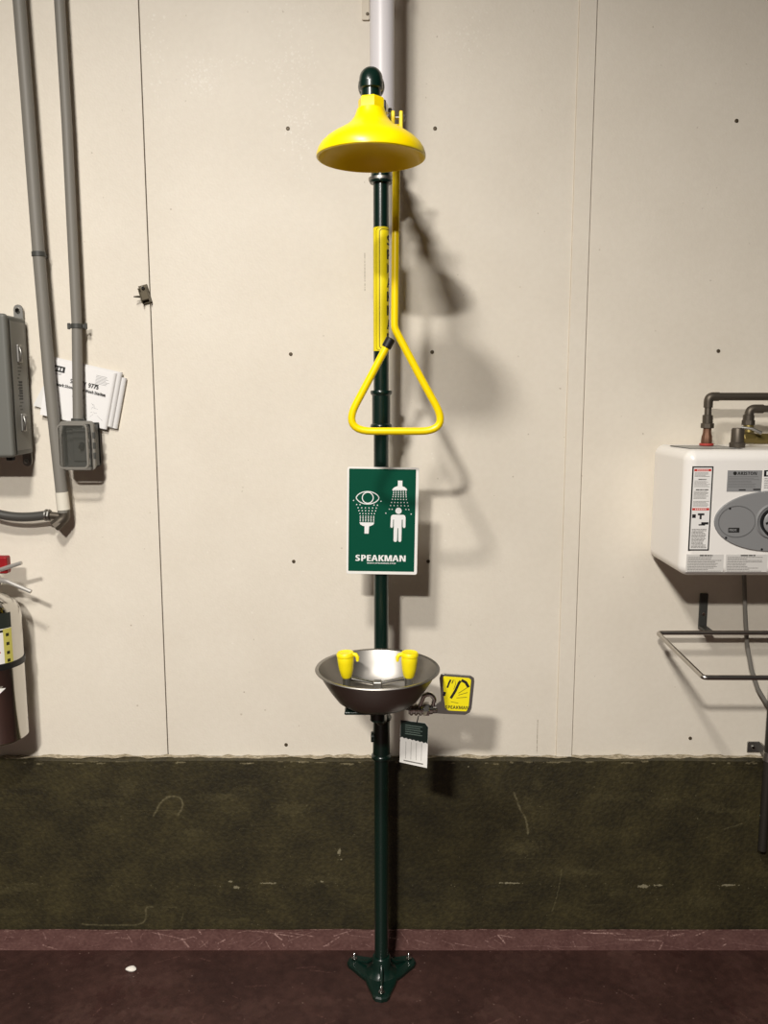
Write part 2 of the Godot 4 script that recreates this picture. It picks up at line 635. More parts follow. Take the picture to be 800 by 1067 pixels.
	for i in n:      # front face from the cove to the top arris, slightly uneven
		var xa := lerpf(X0, X1, float(i) / n)
		var xb := lerpf(X0, X1, float(i + 1) / n)
		var ka := Vector3(xa, 0.03, 0.03)
		var kc := Vector3(xb, 0.03, 0.03)
		var ta := Vector3(xa, KERB_TOP + 0.002 * sin(xa * 9.0), 0.03)
		var tb := Vector3(xb, KERB_TOP + 0.002 * sin(xb * 9.0), 0.03)
		kb.quad(ka, kc, tb, ta, Vector3.BACK, [Vector2((xa + 1.6) / 3.2, 1 - ka.y / 0.65), Vector2((xb + 1.6) / 3.2, 1 - kc.y / 0.65), Vector2((xb + 1.6) / 3.2, 1 - tb.y / 0.65), Vector2((xa + 1.6) / 3.2, 1 - ta.y / 0.65)])
		kb.quad(ta, tb, Vector3(xb, KERB_TOP + 0.003, -0.02), Vector3(xa, KERB_TOP + 0.003, -0.02), Vector3.UP, [Vector2((xa + 1.6) / 3.2, 0.02), Vector2((xb + 1.6) / 3.2, 0.02), Vector2((xb + 1.6) / 3.2, 0.0), Vector2((xa + 1.6) / 3.2, 0.0)])
	var kerb := struct("baseboard_back", kb, M.kerb, "dark olive painted concrete kerb along the foot of the wall")
	# ragged cream caulk and plaster where the panels meet the kerb
	var cb := MB.new()
	var cn := noise(31, 2.2, 4)
	var prev := []
	for i in 241:
		var x := lerpf(-1.5, 1.5, i / 240.0)
		var w := 0.010 + 0.020 * cn.get_noise_1d(x * 4.0)
		var hh := 0.004 + 0.009 * cn.get_noise_1d(x * 7.0 + 50.0)
		var yb := KERB_TOP + 0.0025
		var ids := [cb.vert(Vector3(x, yb + maxf(hh, 0.001), 0.0012), Vector3(0, 0.7, 0.7), Vector2(i / 24.0, 0)), cb.vert(Vector3(x, yb + maxf(hh, 0.001) * 0.45, w * 0.6), Vector3(0, 0.8, 0.6), Vector2(i / 24.0, 0.5)), cb.vert(Vector3(x, yb, maxf(w, 0.002)), Vector3(0, 0.8, 0.6), Vector2(i / 24.0, 1))]
		if prev:
			for k in 2:
				cb.q(prev[k], ids[k], ids[k + 1], prev[k + 1])
		prev = ids
	var ci := mottled(512, 64, rgb(78, 66, 44), rgb(226, 214, 190), noise(33, 0.03), noise(34, 0.15), 0.5)
	part(kerb, "caulk_bead", cb, textured(ci, 0.9), "ragged cream caulk line")

	# --- cove and floor: oxblood coating
	var fi := mottled(1024, 1024, rgb(38, 20, 16), rgb(76, 50, 44), noise(41, 0.008), noise(42, 0.07), 0.55)
	for i in 60:
		blot(fi, Vector2(rng.randf_range(0, 1024), rng.randf_range(0, 260)), Vector2(rng.randf_range(8, 40), rng.randf_range(4, 18)), rgb(116, 90, 82), rng.randf_range(0.05, 0.15), bl)
	for i in 40:
		blot(fi, Vector2(rng.randf_range(0, 1024), rng.randf_range(0, 260)), Vector2(rng.randf_range(4, 14), rng.randf_range(6, 30)), rgb(40, 14, 12), rng.randf_range(0.1, 0.35), bl)
	for i in 220:
		dab(fi, rng.randi_range(0, 1023), rng.randi_range(0, 200), rgb(190, 170, 160), rng.randf_range(0.2, 0.7))
	for i in 26:
		var p := Vector2(rng.randf_range(100, 950), rng.randf_range(5, 130))
		scratch(fi, [p, p + Vector2(rng.randf_range(-30, 30), rng.randf_range(-14, 14))], 1.0, rgb(150, 112, 104), 0.35, rng, 0.3)
	var fm := textured(fi, 0.5, noise(43, 0.1, 4).get_image(1024, 1024), 0.1)
	fm.texture_repeat = true
	var fb := MB.new()
	var fz := 0.02
	fb.quad(Vector3(X0, 0, ZF), Vector3(X1, 0, ZF), Vector3(X1, 0, fz), Vector3(X0, 0, fz), Vector3.UP, [Vector2((X0 + 1.6) / 3.2, ZF / 3.2), Vector2((X1 + 1.6) / 3.2, ZF / 3.2), Vector2((X1 + 1.6) / 3.2, fz / 3.2), Vector2((X0 + 1.6) / 3.2, fz / 3.2)])
	fb.box(Vector3((X0 + X1) / 2, -0.11, ZF / 2), Vector3(X1 - X0 + 0.4, 0.2, ZF + 0.4))
	struct("floor", fb, fm, "dark oxblood coated concrete floor with scuffs and specks")
	var vi := mottled(2048, 64, rgb(70, 46, 43), rgb(104, 76, 71), noise(45, 0.02), noise(46, 0.1), 0.5)
	for i in 150:     # pale scratches over the cove
		var x := rng.randf_range(120, 1930)
		var y := rng.randf_range(4, 60)
		var far := 1.0 if rng.randf() < 0.75 else 3.0
		scratch(vi, [Vector2(x, y), Vector2(x + rng.randf_range(-22, 36) * far, clampf(y + rng.randf_range(-26, 26), 2, 62))], rng.randf_range(1.0, 2.4), rgb(176, 146, 138), rng.randf_range(0.15, 0.6), rng, 0.25)
	for x in range(130, 1920, 7):    # worn paint along the top edge
		if rng.randf() < 0.5:
			blot(vi, Vector2(x, 2), Vector2(rng.randf_range(2, 7), rng.randf_range(1, 3)), rgb(150, 124, 112), 0.5, rough_edge)
	for i in 160:
		dab(vi, rng.randi_range(0, 2047), rng.randi_range(0, 63), rgb(215, 195, 185), 0.6)
	var cvm := textured(vi, 0.85)
	cvm.metallic_specular = 0.2
	var vb := MB.new()
	var prof := [Vector2(0.0335, 0.049), Vector2(0.0365, 0.042), Vector2(0.044, 0.031), Vector2(0.053, 0.0185), Vector2(0.062, 0.007), Vector2(0.071, 0.0006)]
	var pe := noise(47, 0.7, 3)
	var pids := []
	for i in 161:
		var x := lerpf(X0, X1, i / 160.0)
		var ids := []
		for k in prof.size():
			var d: Vector2 = prof[mini(k + 1, prof.size() - 1)] - prof[maxi(k - 1, 0)]
			var wob := 0.004 * pe.get_noise_1d(x * 10.0) if k == 0 else 0.0
			ids.append(vb.vert(Vector3(x, prof[k].y + wob, prof[k].x), Vector3(0, d.x, -d.y).normalized() if k > 0 else Vector3.BACK, Vector2((x + 1.6) / 3.2, float(k) / (prof.size() - 1))))
		if pids:
			for k in prof.size() - 1:
				vb.q(pids[k], ids[k], ids[k + 1], pids[k + 1])
		pids = ids
	struct("trim_1", vb, cvm, "dull red scratched cove where the floor turns up the kerb")

	# --- the rest of the room, beyond the frame
	struct("ceiling", MB.new().box(Vector3(0, CEIL + 0.1, ZF / 2), Vector3(X1 - X0 + 0.4, 0.2, ZF + 0.4)), M.plain_wall, "plain flat ceiling above the safety shower")
	struct("wall_left", MB.new().box(Vector3(X0 - 0.1, CEIL / 2, ZF / 2), Vector3(0.2, CEIL, ZF)), M.plain_wall, "plain side wall left of the electrical box")
	struct("wall_right", MB.new().box(Vector3(X1 + 0.1, CEIL / 2, ZF / 2), Vector3(0.2, CEIL, ZF)), M.plain_wall, "plain side wall right of the water heater")
	struct("wall_front", MB.new().box(Vector3(0, CEIL / 2, ZF + 0.1), Vector3(X1 - X0 + 0.4, CEIL, 0.2)), M.plain_wall, "plain wall opposite the safety shower")

func panel(mb: MB, xa: float, xb: float, ya: float, yb: float, zb: float, zf: float) -> void:
	var ch := 0.0012
	var f := [Vector3(xa + ch, ya, zf), Vector3(xb - ch, ya, zf), Vector3(xb - ch, yb, zf), Vector3(xa + ch, yb, zf)]
	mb.quad(f[0], f[1], f[2], f[3], Vector3.BACK, [wall_uv(xa, ya), wall_uv(xb, ya), wall_uv(xb, yb), wall_uv(xa, yb)])
	for s in [[xa, f[0], f[3], -1.0], [xb, f[1], f[2], 1.0]]:
		var a := Vector3(s[0], ya, zf - ch)
		var b := Vector3(s[0], yb, zf - ch)
		var uv := [wall_uv(s[0], ya), wall_uv(s[0], yb), wall_uv(s[0], yb), wall_uv(s[0], ya)]
		mb.quad(a, b, s[2], s[1], Vector3(s[3], 0, 1), uv)
		mb.quad(a, b, Vector3(s[0], yb, zb), Vector3(s[0], ya, zb), Vector3(s[3], 0, 0), uv)
	mb.quad(Vector3(xa, ya, zb), Vector3(xb, ya, zb), Vector3(xb, ya, zf - 0.001), Vector3(xa, ya, zf - 0.001), Vector3.DOWN)

const KERB_CHIPS := [[-0.147, 0.323, 3, 8], [-0.484, 0.198, 5, 4], [-0.374, 0.212, 16, 1.6], [-0.502, 0.218, 4, 2], [-0.204, 0.218, 4, 1.5], [0.408, 0.212, 20, 2], [0.849, 0.201, 10, 4], [0.896, 0.205, 8, 2], [1.125, 0.205, 17, 2], [0.27, 0.615, 2, 2], [-0.14, 0.295, 2, 2], [-0.02, 0.17, 3, 3]]
const KERB_SCRATCHES := [[3.0, -0.745, 0.446, -0.705, 0.506, -0.659, 0.509, -0.65, 0.48, -0.667, 0.446], [2.6, -0.997, 0.065, -0.807, 0.065, -0.78, 0.123, -0.757, 0.126], [1.6, -0.73, 0.128, -0.68, 0.125], [1.4, -0.67, 0.075, -0.66, 0.105], [1.6, 0.553, 0.109, 0.57, 0.18, 0.58, 0.262], [3.0, 0.417, 0.529, 0.44, 0.47, 0.46, 0.43, 0.467, 0.38], [2.0, 1.10, 0.40, 1.16, 0.42]]

# ------------------------------------------------------------------ the safety shower and eyewash
func collar(y0: float, y1: float, r: float) -> MB:
	# malleable-iron fitting on the standpipe: barrel with a beaded rim at each end
	var l := y1 - y0
	return MB.new().lathe(Vector3(PX, y0, PZ), [Vector2(0.02, 0), Vector2(r + 0.003, 0), Vector2(r + 0.005, 0.004), Vector2(r + 0.004, 0.010), Vector2(r, 0.014), Vector2(r, l - 0.014), Vector2(r + 0.004, l - 0.010), Vector2(r + 0.005, l - 0.004), Vector2(r + 0.003, l), Vector2(0.02, l)], 32)

func station() -> void:
	var t := thing("safety_shower", "dark green standpipe safety shower with yellow head, pull handle and steel eyewash bowl", "safety shower", Vector3(PX, 0, PZ))
	# three-legged floor flange
	var fl := []
	for k in 3:
		var a := -PI / 2 + TAU * k / 3
		for d in [[-1.05, 0.058], [-0.72, 0.067], [-0.36, 0.09], [-0.24, 0.108], [-0.15, 0.117], [0.0, 0.121], [0.15, 0.117], [0.24, 0.108], [0.36, 0.09], [0.72, 0.067]]:
			fl.append(Vector2(cos(a + d[0]), sin(a + d[0])) * d[1])
	var fb := frame(Vector3(PX, 0.0006, PZ), 0.0, -PI / 2)
	fb.poly(fl, 0.0, 0.014, 0.004)
	fb.xf = Transform3D()
	fb.lathe(Vector3(PX, 0.014, PZ), [Vector2(0.05, 0), Vector2(0.036, 0.008), Vector2(0.029, 0.02), Vector2(0.0285, 0.05), Vector2(0.025, 0.054), Vector2(0.02, 0.054)], 32)
	for k in 3:      # webs running out from the socket
		var a := -PI / 2 + TAU * k / 3
		var dir := Vector3(cos(a), 0, -sin(a))
		fb.tube([Vector3(PX, 0.05, PZ) + dir * 0.026, Vector3(PX, 0.026, PZ) + dir * 0.05, Vector3(PX, 0.016, PZ) + dir * 0.088], [0.006, 0.006, 0.003], 8)
	var flange := part(t, "floor_flange", fb, M.green)
	for k in 3:
		var a := -PI / 2 + TAU * k / 3
		var c := Vector3(PX, 0.014, PZ) + Vector3(cos(a), 0, -sin(a)) * 0.1
		var b := MB.new().cyl(c, c + Vector3(0, 0.008, 0), 0.0095, 6, 0.001, true)
		b.cyl(c + Vector3(0, 0.008, 0), c + Vector3(0, 0.024, 0), 0.0048, 12)
		part(flange, "anchor_bolt", b, M.chrome, "bright anchor bolt")
	var pr := 0.0212
	part(t, "standpipe", MB.new().cyl(Vector3(PX, 0.03, PZ), Vector3(PX, 2.40, PZ), pr, 36, 0.001), M.green)
	# waste tee below the bowl, with its blanked side boss
	var wt := collar(0.716, 0.848, 0.0255)
	wt.cyl(Vector3(PX, 0.782, PZ), Vector3(PX - 0.031, 0.782, PZ), 0.016, 20)
	part(t, "waste_tee", wt, M.green)
	part(t, "coupling", collar(1.700, 1.806, 0.0258), M.green)
	part(t, "pipe_band", MB.new().lathe(Vector3(PX, 1.683, PZ), [Vector2(0.021, 0), Vector2(0.0235, 0.001), Vector2(0.0235, 0.006), Vector2(0.021, 0.007)], 32), M.green)
	# top tee, arm, valve, elbow
	var tt := collar(2.362, 2.518, 0.027)
	tt.cyl(Vector3(PX, 2.47, PZ), Vector3(PX - 0.002, 2.47, PZ + 0.052), 0.027, 28)
	part(t, "top_tee", tt, M.green)
	part(t, "clamp_ring", MB.new().lathe(Vector3(PX, 2.367, PZ), [Vector2(0.028, 0), Vector2(0.034, 0.002), Vector2(0.034, 0.009), Vector2(0.028, 0.011)], 28), M.zinc, "bare metal ring under the tee")
	var e0 := Vector3(PX - 0.001, 2.47, PZ + 0.04)
	var e1 := Vector3(-0.028, 2.47, 0.60)
	part(t, "shower_arm", MB.new().cyl(e0, e1, 0.0185, 28), M.green)
	var vc := e0.lerp(e1, 0.52)
	var vb := MB.new().cyl(vc - Vector3(0, 0, 0.045), vc + Vector3(0, 0, 0.045), 0.027, 6, 0.002, true)
	vb.lathe(vc - Vector3(0, 0, 0.03), [Vector2(0.0, 0), Vector2(0.024, 0), Vector2(0.031, 0.015), Vector2(0.033, 0.03), Vector2(0.031, 0.045), Vector2(0.024, 0.06), Vector2(0, 0.06)], 28, Vector3.BACK)
	vb.cyl(vc, vc + Vector3(0.038, 0, 0), 0.011, 16)
	part(t, "ball_valve", vb, M.chrome, "chrome ball valve in the arm")
	var el := MB.new().tube([Vector3(-0.028, 2.47, 0.585)] + arc(Vector3(-0.028, 2.448, 0.63), Vector3(0, 0.022, 0), Vector3(0, 0, 0.022), 10), 0.0255, 28)
	el.lathe(Vector3(-0.028, 2.47, 0.583), [Vector2(0.018, 0), Vector2(0.0275, 0.001), Vector2(0.0295, 0.006), Vector2(0.0285, 0.018), Vector2(0.0245, 0.022)], 28, Vector3.BACK)
	el.lathe(Vector3(-0.028, 2.41, 0.652), [Vector2(0.0, 0), Vector2(0.0212, 0.0), Vector2(0.0212, 0.032), Vector2(0.0262, 0.034), Vector2(0.0262, 0.046), Vector2(0.0, 0.046)], 28)
	part(t, "elbow", el, M.green)
	# shower head
	var hy := 2.302
	var hc := Vector3(-0.028, hy, 0.652)
	var hp := [Vector2(0.1165, 0.0), Vector2(0.1185, 0.002), Vector2(0.1185, 0.007), Vector2(0.115, 0.018), Vector2(0.108, 0.0285), Vector2(0.097, 0.039), Vector2(0.083, 0.0485), Vector2(0.068, 0.057), Vector2(0.054, 0.0655), Vector2(0.044, 0.074), Vector2(0.037, 0.083), Vector2(0.033, 0.092), Vector2(0.0305, 0.1)]
	var hb := MB.new().lathe(hc, hp, 56)
	hb.lathe(hc, [Vector2(0.0305, 0.1), Vector2(0.0285, 0.103), Vector2(0.0285, 0.121), Vector2(0.026, 0.124), Vector2(0.016, 0.124)], 6, Vector3.UP, 0.26, TAU + 0.26, Vector2(0, 1), true)
	hb.lathe(hc, [Vector2(0.0, 0.06), Vector2(0.04, 0.058), Vector2(0.066, 0.05), Vector2(0.09, 0.037), Vector2(0.105, 0.022), Vector2(0.112, 0.006), Vector2(0.1145, 0.0), Vector2(0.1165, 0.0)], 56)
	var head := part(t, "shower_head", hb, M.yellow, "yellow plastic bell shower head")
	var db := MB.new().lathe(hc, [Vector2(0, 0.047), Vector2(0.022, 0.045), Vector2(0.023, 0.05), Vector2(0.02, 0.056), Vector2(0, 0.06)], 32)
	part(head, "spray_deflector", db, M.yellow)
	# pull rod with triangular handle
	var rz := 0.44
	var rp := rounded([Vector3(0.0305, 2.435, rz), Vector3(0.0262, 1.958, rz), Vector3(0.09, 1.84, rz)], 0.04, 8).slice(0, -1) + rounded([Vector3(0.09, 1.84, rz), Vector3(0.167, 1.7035, rz), Vector3(-0.107, 1.7035, rz), Vector3(0.008, 1.916, rz)], 0.047, 10)
	var rod := part(t, "pull_rod", MB.new().tube(rp, 0.0096, 18), M.yellow_rod, "yellow pull rod bent into a triangle")
	var tip: Vector3 = rp[rp.size() - 1]
	var td: Vector3 = (tip - rp[rp.size() - 2]).normalized()
	part(rod, "end_cap", MB.new().cyl(tip - td * 0.006, tip + td * 0.020, 0.0122, 20, 0.002), M.black, "black rubber end cap")
	var lv := MB.new()
	for x in [0.0215, 0.0405]:
		lv.rbox(Vector3(x, 2.438, rz), Vector3(0.0085, 0.055, 0.02), 0.002, 2)
	lv.rbox(Vector3(0.0305, 2.414, rz), Vector3(0.0255, 0.008, 0.02), 0.002, 2)
	part(t, "lever_yoke", lv, M.yellow_rod)
	var yb := MB.new().cyl(Vector3(0.009, 2.452, rz), Vector3(0.052, 2.452, rz), 0.004, 12)
	yb.cyl(Vector3(0.011, 2.452, rz), Vector3(0.017, 2.452, rz), 0.0085, 6, 0.001, true)
	yb.cyl(Vector3(0.044, 2.452, rz), Vector3(0.05, 2.452, rz), 0.0085, 6, 0.001, true)
	part(t, "yoke_bolt", yb, M.zinc)
	band_label(t)
	eyewash(t)

func bend(mb: MB, r: float, c: Vector3, a0: float) -> void:
	# wraps flat points (x along the arc, y up, z outwards) round a vertical pipe; a0 is the angle from +z towards +x
	for i in mb.V.size():
		var p := mb.V[i]
		var nn := mb.N[i]
		var a := a0 + p.x / r
		var e := Vector3(sin(a), 0, cos(a))
		var s := Vector3(cos(a), 0, -sin(a))
		mb.V[i] = c + e * (r + p.z) + Vector3(0, p.y, 0)
		mb.N[i] = (s * nn.x + Vector3(0, nn.y, 0) + e * nn.z).normalized()

func band_label(t: Node3D) -> void:
	# yellow wrap label with black frame lines and stacked letters
	var y0 := 1.914
	var y1 := 2.246
	var r := 0.0218
	var c := Vector3(PX, 0, PZ)
	var lb := MB.new().lathe(Vector3(PX, y0, PZ), [Vector2(0.0212, 0), Vector2(r, 0.0005), Vector2(r, y1 - y0 - 0.0005), Vector2(0.0212, y1 - y0)], 40)
	var lab := part(t, "pipe_label", lb, M.yellow_cap, "yellow wrap-around label with black letters")
	var a0 := 1.36
	for f in [[0.0435, 0.0011, 0.006], [0.034, 0.0018, 0.014]]:
		var rr := rrect(f[0] * 2, (y1 - y0) - f[2], 0.008, Vector2(0, (y0 + y1) / 2), 4)
		var ln := []
		for i in rr.size():     # cut the long edges so that they follow the curve
			var p: Vector2 = rr[i]
			var q2: Vector2 = rr[(i + 1) % rr.size()]
			var m := int(absf(q2.x - p.x) / 0.004) + 1
			for k in m:
				ln.append(p.lerp(q2, float(k) / m))
		var fm := MB.new().stroke(ln, f[1], 0.0, 0.0003, true)
		bend(fm, r, c, a0)
		part(lab, "frame_line", fm, M.ink)
	var font := SystemFont.new()
	font.font_names = PackedStringArray(["Droid Sans"])
	font.font_weight = 700
	var word := "SPEAKMAN"
	for i in 8:
		var tm := TextMesh.new()
		tm.font = font
		tm.text = word[i]
		tm.font_size = 32
		tm.pixel_size = 0.01
		tm.depth = 0.02
		var ar := tm.get_mesh_arrays()
		var bb := tm.get_aabb()
		var mb := MB.new()
		var sx := 0.024 / bb.size.x
		var sy := 0.027 / bb.size.y
		for k in ar[Mesh.ARRAY_VERTEX].size():
			var p: Vector3 = ar[Mesh.ARRAY_VERTEX][k] - bb.position - bb.size * 0.5
			mb.vert(Vector3(p.x * sx, p.y * sy + 2.212 - i * 0.0375, (p.z / bb.size.z + 0.5) * 0.0004), ar[Mesh.ARRAY_NORMAL][k])
		bend(mb, r, c, a0)
		var ix: PackedInt32Array = ar[Mesh.ARRAY_INDEX]
		for k in range(0, ix.size(), 3):
			mb.t(ix[k], ix[k + 1], ix[k + 2])
		part(lab, "letter", mb, M.ink)

func eyewash(t: Node3D) -> void:
	var c := Vector3(-0.0165, 1.103, 0.5)
	var R := 0.1585
	var out := [Vector2(0.0, -0.092), Vector2(0.072, -0.092), Vector2(0.09, -0.0885), Vector2(0.104, -0.078), Vector2(0.123, -0.052), Vector2(0.141, -0.023), Vector2(0.149, -0.0055), Vector2(R - 0.001, -0.003), Vector2(R + 0.001, -0.001), Vector2(R - 0.0005, 0.0015), Vector2(0.150, 0.0), Vector2(0.1395, -0.023), Vector2(0.121, -0.052), Vector2(0.102, -0.0765), Vector2(0.089, -0.0855), Vector2(0.072, -0.089), Vector2(0, -0.0895)]
	var bowl := part(t, "eyewash_bowl", MB.new().lathe(c, out, 72), M.bowl, "brushed stainless steel bowl")
	part(bowl, "drain_strainer", MB.new().lathe(c + Vector3(0, -0.0895, 0), [Vector2(0.028, 0), Vector2(0.026, 0.003), Vector2(0.012, 0.002), Vector2(0, 0.002)], 24), M.chrome)
	# carrier under the bowl and the pipe back to the standpipe
	var cb := MB.new().rbox(c + Vector3(-0.03, -0.0965, 0.01), Vector3(0.105, 0.008, 0.11), 0.003, 2)
	cb.cyl(c + Vector3(0, -0.14, 0), c + Vector3(0, -0.1, 0), 0.02, 24)
	part(t, "bowl_carrier", cb, M.green)
	var sp := MB.new().tube(rounded([Vector3(PX, 0.955, PZ + 0.01), Vector3(PX, 0.955, 0.48), Vector3(-0.0165, 0.985, 0.5)], 0.015), 0.015, 18)
	part(t, "drain_pipe", sp, M.green)
	var su := MB.new().tube(rounded([Vector3(PX, 0.985, PZ + 0.01), Vector3(PX + 0.005, 0.982, 0.40), Vector3(0.10, 0.977, 0.47)], 0.03), 0.010, 16)
	part(t, "supply_branch", su, M.green)
	# spray heads with yellow dust covers on a bent yoke
	var hub := Vector3(-0.0165, 1.062, 0.505)
	var yk := MB.new()
	for s in [[-0.0955, -1.0], [0.0635, 1.0]]:
		yk.tube([hub + Vector3(0.012 * s[1], 0.002, 0), Vector3(s[0] - 0.012 * s[1], 1.074, 0.5)], 0.0066, 12)
	var yoke := part(t, "spray_yoke", yk, M.chrome, "chrome yoke between the spray heads")
	var hb := MB.new().rbox(hub + Vector3(0, -0.008, 0), Vector3(0.024, 0.034, 0.024), 0.004, 2)
	hb.cyl(hub + Vector3(0, -0.044, 0), hub + Vector3(0, -0.02, 0), 0.008, 16)
	part(yoke, "centre_block", hb, M.zinc)
	for s in [[-0.0955, 1.0, 0.05], [0.0635, -1.0, -0.03]]:
		var b := Vector3(s[0], 1.05, 0.5)
		part(t, "spray_nozzle", MB.new().cyl(b, b + Vector3(0, 0.034, 0), 0.0105, 20), M.zinc)
		var cp := MB.new()
		cp.xf = Transform3D(Basis(Vector3.BACK, s[2]), b + Vector3(0, 0.028, 0))
		cp.lathe(Vector3.ZERO, [Vector2(0.0, 0.0), Vector2(0.0115, 0.0), Vector2(0.0145, 0.006), Vector2(0.0185, 0.022), Vector2(0.0208, 0.042), Vector2(0.0215, 0.055), Vector2(0.0205, 0.058), Vector2(0.0, 0.058)], 32)
		cp.lathe(Vector3.ZERO, [Vector2(0.0205, 0.056), Vector2(0.0225, 0.057), Vector2(0.0228, 0.063), Vector2(0.02, 0.0672), Vector2(0.015, 0.0655), Vector2(0.0, 0.0655)], 32)
		var cap := part(t, "dust_cover", cp, M.yellow_cap, "yellow plastic dust cover cup")
		var lg := MB.new()
		lg.xf = cp.xf
		lg.tube([Vector3(s[1] * 0.018, 0.062, 0.004), Vector3(s[1] * 0.027, 0.0605, 0.006), Vector3(s[1] * 0.031, 0.054, 0.007), Vector3(s[1] * 0.0305, 0.044, 0.007)], [0.0055, 0.0055, 0.005, 0.0035], 10)
		part(cap, "hinge_tab", lg, M.yellow_cap)
	# stay-open valve on the right with the push paddle
	var v := Vector3(0.098, 0.982, 0.47)
	var vb := MB.new().cyl(v - Vector3(0.034, 0, 0), v + Vector3(0.03, 0, 0), 0.014, 24)
	for x in [-0.03, -0.018, -0.006]:
		vb.cyl(v + Vector3(x, 0, 0), v + Vector3(x + 0.007, 0, 0), 0.0175, 24)
	vb.cyl(v + Vector3(0.004, 0, 0), v + Vector3(0.02, 0, 0), 0.018, 6, 0.001, true)
	vb.cyl(v + Vector3(0.026, 0, 0.006), v + Vector3(0.04, 0, 0.006), 0.007, 12)
	vb.tube(rounded([v + Vector3(-0.005, 0.008, 0.006), v + Vector3(0.006, 0.04, 0.008), v + Vector3(0.022, 0.045, 0.008), v + Vector3(0.034, 0.03, 0.006), v + Vector3(0.03, 0.012, 0.004)], 0.012), 0.0062, 12)
	part(t, "stay_open_valve", vb, M.chrome, "chrome valve beside the bowl")
	var P := func(px: float, py: float) -> Vector2: return Vector2((px - 476.0) * 0.00247, -(py - 724.0) * 0.00257)
	var org := Vector3(0.188, 1.0235, 0.48)
	var o2 := []
	for p in [[449, 735.5], [454, 735], [460, 731], [459.5, 722], [458, 707], [459.5, 703], [463, 702], [490, 703.5], [494, 706], [494.5, 710], [492, 738], [490, 742.5], [485, 745], [449, 744]]:
		o2.append(P.call(p[0], p[1]))
	var pb := frame(org, -0.06)
	pb.poly(o2, -0.004, 0.0, 0.001)
	var pad := part(t, "push_paddle", pb, M.zinc, "grey metal push paddle")
	var o3 := []
	for p in [[461.5, 706], [463, 704.5], [489, 706], [491, 708], [488.8, 737], [486.5, 741], [468, 740.5], [464.5, 738], [463, 728]]:
		o3.append(P.call(p[0], p[1]))
	var yf := frame(org, -0.06)
	yf.poly(o3, 0.0, 0.0006)
	var face := part(pad, "paddle_label", yf, mat(rgb(238, 222, 20), 0.45), "yellow label with black print")
	var ink := frame(org, -0.06)
	for s in [[2.6, [470, 727.5], [474.5, 720], [478.5, 711], [480, 709]], [3.0, [481, 708.2], [485.5, 710.5], [488.5, 715.5]], [2.6, [462.5, 725], [464, 721]], [1.8, [466.3, 716.5], [468.2, 711], [469.8, 708]], [0.8, [471, 712], [472.6, 708]], [0.4, [478, 722], [487, 716]], [0.4, [478, 724], [487.5, 721]], [0.4, [476, 727], [487, 726]], [0.4, [474, 708], [475, 712], [473, 718]], [0.4, [470, 731], [478, 732.5]]]:
		var pts := []
		for k in range(1, s.size()):
			pts.append(P.call(s[k][0], s[k][1]))
		ink.stroke(pts, s[0] * 0.0025, 0.0, 0.001)
	part(face, "paddle_print", ink, M.ink)
	letters(face, "lettering", "SPEAKMAN", org + Vector3(0.002, -0.0335, 0.0008), 0.0088, 0.061, M.ink, true, -0.02, -0.06)

